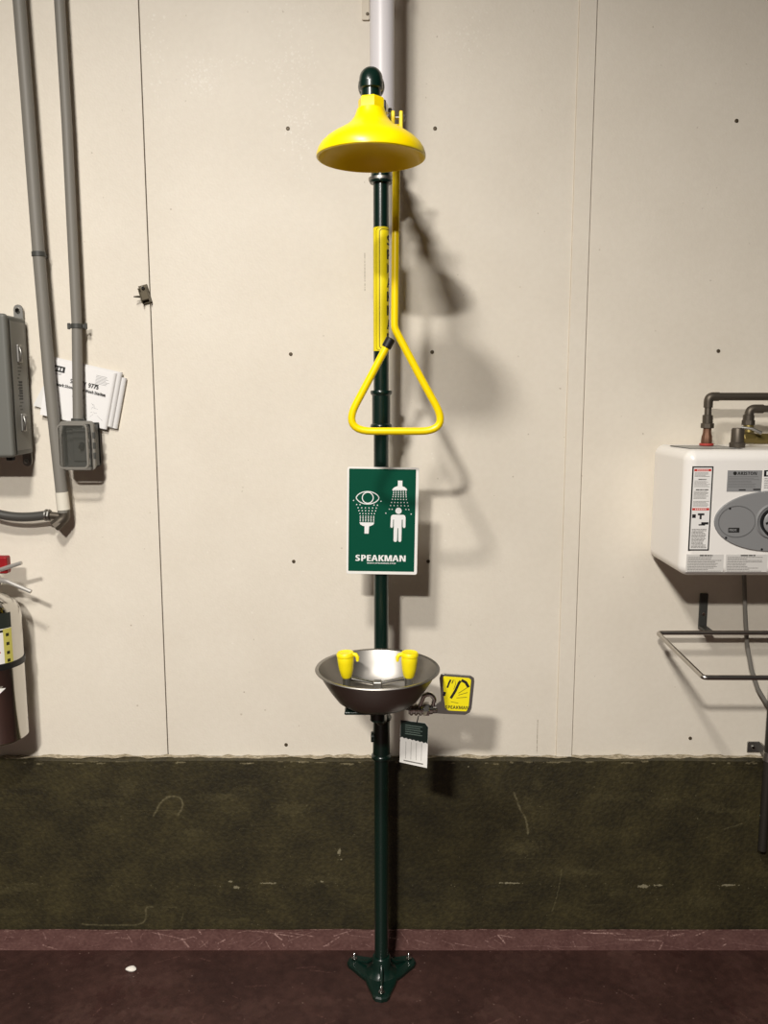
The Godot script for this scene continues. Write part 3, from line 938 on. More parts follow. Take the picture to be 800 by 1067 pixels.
# ------------------------------------------------------------------ sign and tag
func safety_sign() -> void:
	var c := Vector3(-0.0045, 1.438, 0.2105)
	var roll := -0.015
	var t := thing("safety_sign", "green and white pictogram sign fixed to the standpipe above the eyewash bowl", "sign", c - Vector3(0, 0.153, 0))
	var K := 0.000408
	var S := func(x: float, y: float) -> Vector2: return Vector2((x - 389.0) * K, -(y - 486.0) * K)
	var bb := frame(c, 0, 0, roll)
	bb.poly(rrect(0.2025, 0.308, 0.006), 0.0, 0.0032, 0.0006)
	part(t, "backing_board", bb, M.white, "white board edge")
	var gb := frame(c, 0, 0, roll)
	gb.poly(rrect(0.1885, 0.294, 0.002, Vector2(-0.0015, 0.002)), 0.003, 0.0036)
	var green := part(t, "printed_face", gb, M.sign_green, "green printed face")
	var z0 := 0.0034
	var z1 := 0.0042
	for y in [1.36, 1.52]:
		part(t, "mounting_clip", MB.new().rbox(Vector3(PX, y, 0.2082), Vector3(0.055, 0.012, 0.0036), 0.001, 1), M.zinc)
	# eye over an upward spray
	var e := frame(c, 0, 0, roll)
	var lid := []
	for i in 24:
		var a := TAU * i / 24
		var x := cos(a)
		lid.append(S.call(284 + 79 * x, 322 - 44 * signf(sin(a)) * pow(absf(sin(a)), 1.25)))
	e.stroke(lid, 6.5 * K, z0, z1, true)
	e.stroke(disc2(S.call(285, 322), 38 * K, 28), 6.5 * K, z0, z1, true)
	part(green, "eye_pictogram", e, M.print_white)
	var d := frame(c, 0, 0, roll)
	var dots := [[187, 342], [377, 345], [209, 370], [232, 371], [329, 372], [353, 373]]
	for row in [[393, 219, 345], [413, 225, 340], [433, 232, 333], [452, 235, 328], [463, 235, 328], [474, 235, 328], [485, 235, 328]]:
		for i in 6:
			dots.append([lerpf(row[1], row[2], i / 5.0), row[0]])
	for p in dots:
		d.poly(disc2(S.call(p[0], p[1]), 4.4 * K, 6), z0, z1)
	part(green, "eyewash_spray", d, M.print_white)
	var f := frame(c, 0, 0, roll)
	f.poly([S.call(229, 495), S.call(333, 495), S.call(326, 510), S.call(308, 519), S.call(297, 522), S.call(294, 574), S.call(265, 574), S.call(265, 522), S.call(252, 519), S.call(236, 510)], z0, z1)
	part(green, "fountain_pictogram", f, M.print_white)
	var h := frame(c, 0, 0, roll)
	h.poly([S.call(492, 199), S.call(523, 199), S.call(523, 237), S.call(541, 245), S.call(552, 255), S.call(558, 266), S.call(452, 266), S.call(459, 255), S.call(471, 245), S.call(492, 237)], z0, z1)
	part(green, "shower_pictogram", h, M.print_white)
	var w := frame(c, 0, 0, roll)
	dots = [[412, 428], [588, 432], [436, 399], [455, 400], [551, 400], [571, 401]]
	for row in [[273, 463, 548], [286, 463, 549], [299, 462, 550], [312, 460, 551], [330, 456, 553], [352, 450, 560], [374, 444, 566]]:
		for i in 6:
			dots.append([lerpf(row[1], row[2], i / 5.0), row[0]])
	for p in dots:
		w.poly(disc2(S.call(p[0], p[1]), 4.4 * K, 6), z0, z1)
	part(green, "shower_spray", w, M.print_white)
	var m := frame(c, 0, 0, roll)
	m.poly(disc2(S.call(500, 410), 22 * K, 24), z0, z1)
	var body := []
	for p in [[462, 438], [536, 438], [546, 444], [550, 458], [550, 522], [545, 530], [536, 530], [531, 522], [530, 472], [524, 472], [523, 620], [518, 629], [506, 629], [501, 620], [500, 532], [495, 532], [493, 620], [488, 629], [474, 629], [468, 620], [469, 472], [464, 472], [463, 522], [458, 530], [450, 530], [445, 522], [447, 458], [451, 444]]:
		body.append(S.call(p[0], p[1]))
	m.poly(body, z0, z1)
	part(green, "person_pictogram", m, M.print_white)
	var B := Basis(Vector3.BACK, roll)
	var p1: Vector2 = S.call(379, 747)
	letters(green, "lettering", "SPEAKMAN", c + B * Vector3(p1.x, p1.y, 0.0040), 0.0178, 0.1425, M.print_white, true, roll)
	letters(green, "lettering", "SPEAKMAN", c + B * Vector3(p1.x + 0.0009, p1.y, 0.0041), 0.0178, 0.1425, M.print_white, true, roll)
	var p2: Vector2 = S.call(385, 783)
	letters(green, "lettering", "WWW.SPEAKMAN.COM", c + B * Vector3(p2.x, p2.y, 0.0040), 0.0036, 0.082, M.print_white, true, roll)

func inspection_tag() -> void:
	var c := Vector3(0.078, 0.892, 0.484)
	var t := thing("inspection_tag", "white card tag with a dark printed top hanging from the eyewash valve", "tag", c - Vector3(0, 0.06, 0))
	var yaw := -0.25
	var b := frame(c, yaw, 0.04, -0.03)
	b.poly([Vector2(-0.037, 0.062), Vector2(0.028, 0.062), Vector2(0.037, 0.052), Vector2(0.037, -0.063), Vector2(-0.037, -0.057)], -0.0004, 0.0004)
	var card := part(t, "card", b, M.white)
	var k := frame(c, yaw, 0.04, -0.03)
	var edge := [Vector2(0.0365, 0.0515), Vector2(0.028, 0.0615), Vector2(-0.0365, 0.0615)]
	for i in 15:
		edge.append(Vector2(lerpf(-0.0365, 0.0365, i / 14.0), 0.014 - 0.008 * i / 14.0 + (0.002 if i % 2 else -0.001)))
	k.poly(edge, 0.0003, 0.0008)
	part(card, "printed_top", k, mat(rgb(16, 34, 28), 0.5), "dark green printed top")
	var l := frame(c, yaw, 0.04, -0.03)
	for x in [-0.021, -0.007, 0.007, 0.021]:
		l.stroke([Vector2(x, 0.004), Vector2(x, -0.045)], 0.0008, 0.0003, 0.0007)
	l.stroke([Vector2(-0.026, -0.0505), Vector2(0.026, -0.0535)], 0.0032, 0.0003, 0.0007)
	part(card, "ruled_lines", l, mat(rgb(120, 118, 112), 0.7))
	var g := frame(c, yaw, 0.04, -0.03)
	for i in 5:
		g.stroke([Vector2(-0.024, 0.05 - i * 0.006), Vector2(0.022 - 0.006 * (i % 2), 0.0495 - i * 0.006)], 0.0016, 0.0006, 0.001)
	part(card, "small_print", g, mat(rgb(120, 138, 128), 0.7))
	part(t, "tie", MB.new().tube([Vector3(0.083, 0.948, 0.487), Vector3(0.086, 0.955, 0.49), Vector3(0.09, 0.972, 0.4905)], 0.0014, 8), M.black)

func supply_pipe() -> void:
	var t := thing("supply_pipe", "white jacketed supply pipe rising from the shower's top tee out of the picture", "pipe", Vector3(-0.005, 2.5, PZ))
	part(t, "pipe_jacket", MB.new().cyl(Vector3(-0.005, 2.515, PZ), Vector3(-0.005, CEIL, PZ), 0.0325, 40), M.pvc)
	var b := MB.new().poly(rrect(0.022, 0.12, 0.004, Vector2(-0.052, 2.91)), 0.002, 0.006, 0.001)
	part(t, "wall_bracket", b, M.wall_plate)
	var arm := MB.new().box(Vector3(-0.045, 2.945, 0.085), Vector3(0.012, 0.02, 0.165))
	arm.lathe(Vector3(-0.005, 2.932, PZ), [Vector2(0.0325, 0), Vector2(0.036, 0.001), Vector2(0.036, 0.025), Vector2(0.0325, 0.026)], 32)
	part(t, "pipe_clamp", arm, M.wall_plate)
	part(t, "bracket_screw", MB.new().lathe(Vector3(-0.047, 2.866, 0.006), [Vector2(0.005, 0), Vector2(0.004, 0.002), Vector2(0, 0.0025)], 10, Vector3.BACK), mat(rgb(90, 80, 64), 0.5, 0.4))

# ------------------------------------------------------------------ left side: conduits, boxes, papers, extinguisher
func strap(t: Node3D, c: Vector3, r: float, both: bool) -> void:
	var b := MB.new()
	b.lathe(c - Vector3(0, 0.007, 0), [Vector2(r, 0), Vector2(r + 0.0025, 0.0005), Vector2(r + 0.0025, 0.0135), Vector2(r, 0.014)], 24)
	b.rbox(Vector3(c.x, c.y, c.z * 0.35), Vector3(0.012, 0.012, c.z * 0.7), 0.001, 1)
	for sd in ([-1.0, 1.0] if both else []):
		b.rbox(Vector3(c.x + sd * (r + 0.006), c.y, c.z - 0.004), Vector3(0.016, 0.012, 0.006), 0.002, 1)
		b.cyl(Vector3(c.x + sd * (r + 0.0105), c.y - 0.009, c.z - 0.004), Vector3(c.x + sd * (r + 0.0105), c.y + 0.009, c.z - 0.004), 0.0045, 10)
	part(t, "pipe_strap", b, M.grey_dark)

func left_side() -> void:
	var r1 := 0.0175
	var t := thing("electrical_conduit", "thicker grey conduit running down the wall to an elbow with white tape", "conduit", Vector3(-0.972, 1.42, 0.05))
	var pts := [Vector3(-1.024, CEIL, 0.05), Vector3(-1.017, 2.884, 0.05), Vector3(-1.011, 2.632, 0.05), Vector3(-1.003, 2.198, 0.05), Vector3(-0.992, 1.826, 0.05), Vector3(-0.977, 1.539, 0.05), Vector3(-0.972, 1.44, 0.05)]
	part(t, "conduit_pipe", MB.new().tube(pts, r1, 22), M.conduit)
	strap(t, Vector3(-1.003, 2.198, 0.05), r1, false)
	part(t, "tape_wrap", MB.new().tube([Vector3(-0.975, 1.502, 0.05), Vector3(-0.972, 1.448, 0.05)], r1 + 0.0015, 22), mat(rgb(226, 220, 204), 0.7), "white tape wrapped round the end")
	var el := MB.new().tube(rounded([Vector3(-0.9715, 1.45, 0.05), Vector3(-0.9695, 1.425, 0.05), Vector3(-0.992, 1.405, 0.058)], 0.02), 0.0165, 18)
	el.tube(rounded([Vector3(-0.970, 1.43, 0.05), Vector3(-0.985, 1.428, 0.05), Vector3(-1.012, 1.431, 0.05)], 0.01), 0.0115, 16)
	el.cyl(Vector3(-0.984, 1.412, 0.055), Vector3(-1.0, 1.398, 0.062), 0.0175, 8, 0.001, true)
	part(t, "elbow_fitting", el, M.galv)

	var fx := thing("flexible_conduit", "dark flexible conduit sagging from the elbow out past the picture's left edge", "conduit", Vector3(-1.08, 1.41, 0.05))
	var fp := []
	var fr := []
	for i in 90:
		var s := i / 89.0
		fp.append(Vector3(lerpf(-1.022, -1.26, s), 1.4325 - 0.013 * sin(s * PI * 0.9) + 0.045 * pow(s, 2.2), 0.05 + 0.005 * s))
		fr.append(0.0138 + 0.0004 * (i % 2))
	part(fx, "ribbed_sleeve", MB.new().tube(fp, fr, 18), M.flex)
	var nut := MB.new().cyl(Vector3(-1.013, 1.431, 0.05), Vector3(-1.021, 1.4315, 0.05), 0.0185, 8, 0.002, true)
	nut.cyl(Vector3(-1.022, 1.4315, 0.05), Vector3(-1.029, 1.432, 0.05), 0.0185, 20)
	part(fx, "gland_nut", nut, M.zinc)

	var r2 := 0.0145
	var t2 := thing("electrical_conduit", "thinner grey conduit running down the wall into the small switch box", "conduit", Vector3(-0.91, 1.72, 0.045))
	part(t2, "conduit_pipe", MB.new().tube([Vector3(-0.908, CEIL, 0.045), Vector3(-0.9065, 2.884, 0.045), Vector3(-0.9035, 2.556, 0.045), Vector3(-0.905, 1.994, 0.045), Vector3(-0.911, 1.715, 0.06)], r2, 20), M.conduit)
	strap(t2, Vector3(-0.905, 1.994, 0.045), r2, true)
	part(t2, "end_bushing", MB.new().cyl(Vector3(-0.9115, 1.712, 0.06), Vector3(-0.911, 1.724, 0.06), 0.019, 20), M.grey_dark)

	switch_box()
	papers()
	enclosure()
	extinguisher()

func switch_box() -> void:
	var c := Vector3(-0.905, 1.645, 0)
	var t := thing("switch_box", "small grey weatherproof switch box with a clear cover under the thinner conduit", "switch box", Vector3(c.x, 1.578, 0.07))
	var w := 0.088
	var h := 0.132
	# grey cast body: back and four sides
	var b := MB.new().rbox(c + Vector3(0, 0, 0.026), Vector3(w, h, 0.03), 0.006, 2)
	for s in [-1.0, 1.0]:
		b.rbox(c + Vector3(s * (w / 2 - 0.003), 0, 0.055), Vector3(0.006, h, 0.07), 0.002, 1)
		b.rbox(c + Vector3(0, s * (h / 2 - 0.003), 0.055), Vector3(w, 0.006, 0.07), 0.002, 1)
	b.rbox(c + Vector3(0, 0, 0.062), Vector3(w - 0.008, h - 0.008, 0.012), 0.002, 1)
	part(t, "body", b, M.grey_dark)
	part(t, "rim_flange", frame(c + Vector3(0, 0, 0.088)).stroke(rrect(w + 0.004, h + 0.004, 0.008), 0.009, -0.006, 0.004, true), M.conduit)
	var pl := MB.new().rbox(c + Vector3(0.002, 0, 0.071), Vector3(0.042, 0.095, 0.006), 0.002, 1)
	part(t, "switch_plate", pl, M.grey_dark)
	part(t, "toggle", MB.new().tube([c + Vector3(0.008, 0.002, 0.072), c + Vector3(0.008, -0.006, 0.09)], [0.009, 0.006], 14), M.black, "black toggle behind the cover")
	var cv := frame(c + Vector3(0, 0, 0.0))
	cv.rbox(Vector3(0, 0, 0.1125), Vector3(w - 0.002, h - 0.004, 0.036), 0.012, 4)
	part(t, "clear_cover", cv, M.clear, "clear plastic cover")
	part(t, "cover_edge", frame(c + Vector3(0, 0, 0.126)).stroke(rrect(w - 0.004, h - 0.006, 0.012), 0.0045, -0.002, 0.004, true), M.conduit)
	for y in [-0.03, 0.0, 0.03]:
		part(t, "hinge_knuckle", MB.new().cyl(c + Vector3(w / 2 + 0.005, y - 0.01, 0.088), c + Vector3(w / 2 + 0.005, y + 0.01, 0.088), 0.005, 12), M.grey_dark)

func papers() -> void:
	var rng := RandomNumberGenerator.new()
	rng.seed = 77
	var im := Image.create(512, 384, false, Image.FORMAT_RGB8)
	im.fill(rgb(240, 238, 236))
	im.fill_rect(Rect2i(20, 36, 120, 40), rgb(40, 40, 40))
	for x in [36, 60, 84, 108]:
		im.fill_rect(Rect2i(x, 46, 14, 20), rgb(230, 230, 230))
	print_lines(im, Rect2i(20, 84, 110, 14), 7, 3, rgb(130, 130, 130), rng)
	print_lines(im, Rect2i(390, 40, 110, 60), 9, 3, rgb(150, 150, 150), rng)
	for k in 9:      # two faint line drawings of fittings
		var a := Vector2(90 + rng.randf_range(-40, 50), 270 + rng.randf_range(-50, 60))
		scratch(im, [a, a + Vector2(rng.randf_range(-50, 50), rng.randf_range(-30, 30))], 2.0, rgb(120, 120, 120), 0.8, rng, 0.0)
		var b := Vector2(390 + rng.randf_range(-60, 60), 270 + rng.randf_range(-50, 50))
		scratch(im, [b, b + Vector2(rng.randf_range(-50, 50), rng.randf_range(-30, 30))], 2.0, rgb(150, 150, 150), 0.8, rng, 0.0)
	print_lines(im, Rect2i(300, 352, 60, 8), 8, 5, rgb(60, 60, 60), rng, 0.0)
	print_lines(im, Rect2i(230, 196, 120, 22), 9, 4, rgb(120, 120, 120), rng)
	var t := thing("folded_manual", "folded white printed manual tucked behind the two grey conduits", "papers", Vector3(-0.89, 1.70, 0.01))
	var roll := -0.225
	var c := Vector3(-0.918, 1.795, 0.016)
	var pm := textured(im, 0.8)
	# front sheet: a gently curved leaf folded back at its right edge
	var sheets := [[0.0, 0.0, 0.1, 0.086, 0.0], [0.012, 0.006, 0.104, 0.084, -0.004], [0.018, -0.004, 0.11, 0.078, -0.008]]
	for k in sheets.size():
		var s = sheets[k]
		var mb := frame(c + Vector3(s[0], s[1], s[4]), 0, 0, roll)
		var prev := []
		for i in 22:
			var u := i / 21.0
			var x: float
			var z: float
			if i <= 14:
				x = lerpf(-0.105, s[2] - 0.012, i / 14.0)
				z = 0.004 + 0.004 * sin(i / 14.0 * PI)
			else:
				var a := (i - 14) / 7.0 * PI
				x = s[2] - 0.012 + 0.012 * sin(a)
				z = 0.004 - 0.007 * (1 - cos(a)) * 0.5
			var nn := Vector3(0, 0, 1) if i <= 14 else Vector3(sin((i - 14) / 7.0 * PI), 0, cos((i - 14) / 7.0 * PI))
			var ids := []
			for y in [-s[3], s[3]]:
				ids.append(mb.vert(Vector3(x, y, z), nn, Vector2(clampf(i / 14.0, 0, 1), 0.0 if y > 0 else 1.0)))
			if prev:
				mb.q(prev[0], ids[0], ids[1], prev[1])
			prev = ids
		part(t, "leaf", mb, pm if k == 0 else mat(rgb(232, 230, 228), 0.8))
	# lower left corner of an inner leaf sticking out
	var lo := frame(c + Vector3(-0.01, -0.008, -0.006), 0, 0, roll)
	lo.poly([Vector2(-0.125, -0.055), Vector2(-0.105, 0.01), Vector2(0.05, 0.04), Vector2(0.05, -0.065)], 0.0, 0.001)
	part(t, "leaf", lo, mat(rgb(228, 226, 222), 0.8))
	var B := Basis(Vector3.BACK, roll)
	letters(t, "lettering", "SAFETY  9775", c + B * Vector3(0.012, 0.034, 0.0085), 0.013, 0.085, M.ink, true, roll)
	letters(t, "lettering", "Network Shower / Eye Wash Station", c + B * Vector3(-0.004, 0.014, 0.0085), 0.0125, 0.165, M.ink, true, roll)

func enclosure() -> void:
	var t := thing("electrical_enclosure", "grey metal enclosure with side latches at the picture's left edge", "electrical box", Vector3(-1.17, 1.61, 0.09))
	var xr := -1.066
	var xl := -1.36
	var yc := 1.818
	var h := 0.40
	var cx := (xl + xr) / 2
	var w := xr - xl
	part(t, "body", MB.new().rbox(Vector3(cx, yc, 0.075), Vector3(w, h, 0.115), 0.008, 3), M.grey_box)
	part(t, "lid", MB.new().rbox(Vector3(cx, yc, 0.148), Vector3(w + 0.004, h + 0.006, 0.026), 0.010, 3), M.grey_box)
	part(t, "lid_panel", MB.new().rbox(Vector3(cx - 0.012, yc, 0.162), Vector3(w - 0.05, h - 0.04, 0.008), 0.003, 2), M.grey_box)
	var im := Image.create(64, 512, false, Image.FORMAT_RGB8)
	im.fill(rgb(150, 148, 140))
	var rng := RandomNumberGenerator.new()
	rng.seed = 5
	for y in range(150, 360, 14):
		im.fill_rect(Rect2i(18 + rng.randi_range(0, 6), y, rng.randi_range(10, 18), 6), rgb(96, 95, 88))
	for y in range(236, 310, 11):
		im.fill_rect(Rect2i(24, y, 16, 8), rgb(52, 50, 46))
	var sm := MB.new()
	sm.quad(Vector3(xr + 0.0007, yc - 0.185, 0.128), Vector3(xr + 0.0007, yc - 0.185, 0.035), Vector3(xr + 0.0007, yc + 0.185, 0.035), Vector3(xr + 0.0007, yc + 0.185, 0.128), Vector3.RIGHT)
	sm.box(Vector3(xr, yc, 0.0815), Vector3(0.001, 0.37, 0.093))
	part(t, "side_label", sm, textured(im, 0.55), "paler printed strip down the side")
	for y in [yc + 0.095, yc - 0.105]:
		var lb := MB.new().rbox(Vector3(xr + 0.004, y, 0.085), Vector3(0.008, 0.052, 0.026), 0.003, 2)
		lb.cyl(Vector3(xr + 0.004, y + 0.01, 0.085), Vector3(xr + 0.014, y + 0.01, 0.085), 0.009, 16)
		lb.tube([Vector3(xr + 0.008, y + 0.018, 0.09), Vector3(xr + 0.016, y, 0.1), Vector3(xr + 0.008, y - 0.022, 0.09)], 0.0035, 10)
		part(t, "latch", lb, M.zinc)
	for y in [yc + 0.21, yc - 0.21]:
		var tb := frame(Vector3(xr - 0.022, y, 0.012))
		tb.poly(rrect(0.028, 0.062, 0.0135), 0.0, 0.004, 0.0008)
		var tab := part(t, "mounting_tab", tb, M.zinc)
		part(tab, "tab_screw", MB.new().cyl(Vector3(xr - 0.022, y + 0.014 * signf(y - yc), 0.016), Vector3(xr - 0.022, y + 0.014 * signf(y - yc), 0.024), 0.0075, 6, 0.001, true), M.chrome)
	var st := MB.new().rbox(Vector3(xr - 0.042, yc + 0.02, 0.1665), Vector3(0.026, 0.09, 0.001), 0.0004, 1)
	var stick := part(t, "rating_sticker", st, mat(rgb(184, 182, 176), 0.5), "pale rating sticker on the lid")
	part(stick, "printed_mark", MB.new().rbox(Vector3(xr - 0.042, yc + 0.052, 0.1674), Vector3(0.014, 0.012, 0.0008), 0.0003, 1), M.grey_dark)
	for x in [-1.10, -1.155]:
		part(t, "cable_gland", MB.new().cyl(Vector3(x, yc - h / 2 - 0.016, 0.1), Vector3(x, yc - h / 2 + 0.004, 0.1), 0.013, 8, 0.002, true), M.black)

func extinguisher() -> void:
	var cx := -1.187
	var cz := 0.112
	var R := 0.087
	var t := thing("fire_extinguisher", "polished steel fire extinguisher hanging on the wall at the picture's left edge", "extinguisher", Vector3(cx, 0.752, cz))
	var c := Vector3(cx, 0, cz)
	part(t, "cylinder", MB.new().lathe(c, [Vector2(0, 0.757), Vector2(0.06, 0.757), Vector2(R - 0.006, 0.752), Vector2(R, 0.757), Vector2(R, 1.13), Vector2(R - 0.004, 1.155), Vector2(R - 0.016, 1.178), Vector2(R - 0.036, 1.194), Vector2(0.03, 1.203), Vector2(0.026, 1.21), Vector2(0, 1.21)], 64), M.chrome)
	# printed label wrapped round the front
	var rng := RandomNumberGenerator.new()
	rng.seed = 9
	var im := Image.create(256, 256, false, Image.FORMAT_RGB8)
	im.fill(rgb(234, 232, 228))
	im.fill_rect(Rect2i(0, 0, 256, 78), rgb(36, 42, 36))
	im.fill_rect(Rect2i(0, 84, 256, 12), rgb(20, 20, 20))
	print_lines(im, Rect2i(4, 106, 206, 32), 14, 8, rgb(176, 40, 36), rng)
	print_lines(im, Rect2i(4, 146, 206, 40), 12, 6, rgb(40, 40, 40), rng)
	print_lines(im, Rect2i(4, 192, 206, 22), 14, 8, rgb(176, 40, 36), rng)
	print_lines(im, Rect2i(4, 222, 206, 30), 12, 6, rgb(40, 40, 40), rng)
	im.fill_rect(Rect2i(222, 80, 34, 176), rgb(196, 188, 92))
	for y in [104, 150, 196, 236]:
		im.fill_rect(Rect2i(232, y, 12, 16), rgb(40, 38, 20))
	# the lathe starts at +z (towards the viewer) and runs towards +x
	part(t, "label", MB.new().lathe(c, [Vector2(R + 0.0006, 1.005), Vector2(R + 0.0006, 1.157)], 32, Vector3.UP, -1.2, 1.12), textured(im, 0.5), "white printed label with a yellow edge")
	part(t, "holding_band", MB.new().lathe(c, [Vector2(R, 0.985), Vector2(R + 0.003, 0.986), Vector2(R + 0.003, 1.004), Vector2(R, 1.005)], 64), M.black, "black holding band")
	var wb := MB.new().box(Vector3(cx, 0.98, 0.012), Vector3(0.05, 0.34, 0.018))
	wb.box(Vector3(cx, 0.995, 0.02), Vector3(0.10, 0.02, 0.006))
	part(t, "wall_bracket", wb, M.black)
	var vb := MB.new().cyl(Vector3(cx, 1.205, cz), Vector3(cx, 1.26, cz), 0.02, 20)
	vb.rbox(Vector3(cx + 0.01, 1.245, cz), Vector3(0.07, 0.03, 0.03), 0.005, 2)
	part(t, "valve", vb, M.chrome)
	part(t, "carry_handle", MB.new().tube(rounded([Vector3(cx - 0.01, 1.252, cz + 0.01), Vector3(cx + 0.07, 1.248, cz + 0.03), Vector3(cx + 0.145, 1.218, cz + 0.04)], 0.03), [0.008, 0.008, 0.008, 0.008, 0.008, 0.007, 0.007, 0.006, 0.006], 12), M.handle, "bright lower carrying handle")
	part(t, "squeeze_lever", MB.new().tube([Vector3(cx - 0.01, 1.268, cz + 0.01), Vector3(cx + 0.06, 1.284, cz + 0.03), Vector3(cx + 0.122, 1.305, cz + 0.04)], [0.007, 0.0065, 0.0055], 12), M.handle, "bright upper lever")
	part(t, "head_cover", MB.new().rbox(Vector3(cx + 0.035, 1.295, cz + 0.015), Vector3(0.078, 0.052, 0.03), 0.006, 2), mat(rgb(150, 18, 26), 0.45), "red head cover")
	var tg := frame(Vector3(cx + 0.035, 0.922, cz + 0.085), 0.32)
	tg.poly([Vector2(-0.05, -0.022), Vector2(-0.05, 0.012), Vector2(0.034, 0.012), Vector2(0.012, -0.008)], 0.0, 0.0008)
	var card := part(t, "service_card", tg, M.white, "small white service card")
	var dt := frame(Vector3(cx + 0.035, 0.922, cz + 0.085), 0.32)
	for x in [-0.03, -0.01, 0.008]:
		dt.stroke([Vector2(x, 0.003), Vector2(x + 0.006, 0.003)], 0.004, 0.0006, 0.0012)
	part(card, "card_print", dt, M.ink)

# ------------------------------------------------------------------ right side: water heater, pipes, wall frame
func right_side() -> void:
	heater()
	var hp := thing("hot_water_pipe", "dark pipe rising from the red collar on the heater and turning right along the wall", "pipe", Vector3(0.936, 1.652, 0.13))
	part(hp, "pipe", MB.new().tube([Vector3(0.937, 1.65, 0.13), Vector3(0.939, 1.77, 0.12)], 0.0098, 16), M.galv)
	part(hp, "horizontal_pipe", MB.new().tube([Vector3(0.958, 1.7885, 0.12), Vector3(1.6, 1.789, 0.12)], 0.0115, 18), M.galv)
	var el := MB.new().tube(rounded([Vector3(0.939, 1.757, 0.12), Vector3(0.939, 1.7885, 0.12), Vector3(0.968, 1.7885, 0.12)], 0.014), 0.013, 18)
	part(hp, "elbow", el, M.galv)
	var un := MB.new().cyl(Vector3(0.938, 1.703, 0.125), Vector3(0.938, 1.736, 0.123), 0.0145, 18)
	un.cyl(Vector3(0.938, 1.698, 0.125), Vector3(0.938, 1.712, 0.125), 0.0195, 8, 0.001, true)
	part(hp, "union", un, M.galv)
	part(hp, "copper_adapter", MB.new().lathe(Vector3(0.937, 1.652, 0.128), [Vector2(0, 0), Vector2(0.0155, 0), Vector2(0.0165, 0.006), Vector2(0.0155, 0.022), Vector2(0.0125, 0.03), Vector2(0.012, 0.046), Vector2(0, 0.046)], 8, Vector3.UP, 0.0, TAU, Vector2(0, 1), true), M.copper, "copper coloured adapter")
	part(hp, "hot_collar", MB.new().cyl(Vector3(0.937, 1.6475, 0.128), Vector3(0.937, 1.6545, 0.128), 0.02, 24), M.red, "red plastic collar")

	var cp := thing("cold_water_pipe", "shorter dark pipe with elbow and union entering the relief valve from the right", "pipe", Vector3(1.045, 1.70, 0.15))
	part(cp, "pipe", MB.new().tube(rounded([Vector3(1.046, 1.70, 0.15), Vector3(1.046, 1.754, 0.15), Vector3(1.6, 1.755, 0.15)], 0.02), 0.0098, 16), M.galv)
	var e2 := MB.new().tube(rounded([Vector3(1.046, 1.722, 0.15), Vector3(1.046, 1.754, 0.15), Vector3(1.085, 1.754, 0.15)], 0.022), 0.0125, 16)
	part(cp, "elbow", e2, M.galv)
	var u2 := MB.new().cyl(Vector3(1.045, 1.715, 0.15), Vector3(1.045, 1.737, 0.15), 0.0155, 18)
	u2.cyl(Vector3(1.045, 1.708, 0.15), Vector3(1.045, 1.722, 0.15), 0.019, 8, 0.001, true)
	part(cp, "union", u2, M.galv)

	var rv := thing("relief_valve", "brass relief valve with a dark vertical cap on top of the heater", "valve", Vector3(1.0, 1.646, 0.19))
	var cb := MB.new().lathe(Vector3(1.0, 1.646, 0.19), [Vector2(0, 0), Vector2(0.021, 0), Vector2(0.022, 0.012), Vector2(0.018, 0.016), Vector2(0.0175, 0.05), Vector2(0.015, 0.055), Vector2(0, 0.056)], 24)
	part(rv, "valve_cap", cb, M.galv)
	var bv := MB.new().cyl(Vector3(1.012, 1.672, 0.188), Vector3(1.05, 1.672, 0.18), 0.0165, 8, 0.002, true)
	bv.cyl(Vector3(1.05, 1.67, 0.18), Vector3(1.16, 1.67, 0.17), 0.0155, 20)
	bv.cyl(Vector3(1.045, 1.665, 0.165), Vector3(1.045, 1.71, 0.152), 0.014, 18)
	part(rv, "valve_body", bv, M.brass)
	part(rv, "test_lever", MB.new().tube([Vector3(1.003, 1.7035, 0.2), Vector3(1.03, 1.70, 0.21), Vector3(1.055, 1.688, 0.215)], [0.004, 0.0045, 0.005], 10), M.zinc)

	var fr := thing("wall_frame", "steel tube frame sticking out from the wall below the water heater", "frame", Vector3(1.0, 1.0, 0.09))
	var y := 1.073
	var k := MB.new().tube(rounded([Vector3(1.175, y, 0.085), Vector3(0.836, y, 0.085), Vector3(0.874, y - 0.045, 0.36), Vector3(1.28, y - 0.046, 0.36), Vector3(1.36, y, 0.085), Vector3(1.16, y, 0.085)], 0.012, 5), 0.0068, 16)
	part(fr, "tube_loop", k, M.steel)
	var br := MB.new().rbox(Vector3(1.003, 1.12, 0.006), Vector3(0.026, 0.115, 0.008), 0.003, 2)
	br.rbox(Vector3(1.003, 1.07, 0.045), Vector3(0.026, 0.008, 0.085), 0.003, 2)
	var bracket := part(fr, "wall_bracket", br, M.grey_dark)
	part(bracket, "bracket_screw", MB.new().cyl(Vector3(1.003, 1.112, 0.01), Vector3(1.003, 1.112, 0.014), 0.006, 6, 0.001, true), M.chrome)

	var tb := thing("drain_tube", "thin grey tube curving down from behind the water heater", "tube", Vector3(1.12, 1.0, 0.08))
	part(tb, "tube", MB.new().tube([Vector3(1.108, 1.294, 0.03), Vector3(1.114, 1.24, 0.03), Vector3(1.125, 1.12, 0.03), Vector3(1.137, 1.02, 0.03), Vector3(1.155, 0.94, 0.03), Vector3(1.18, 0.875, 0.03), Vector3(1.215, 0.82, 0.03), Vector3(1.265, 0.77, 0.03)], 0.0065, 12), M.conduit)

	var dp := thing("drop_pipe", "dark upright pipe strapped to the wall at the picture's right edge", "pipe", Vector3(1.207, 0.355, 0.075))
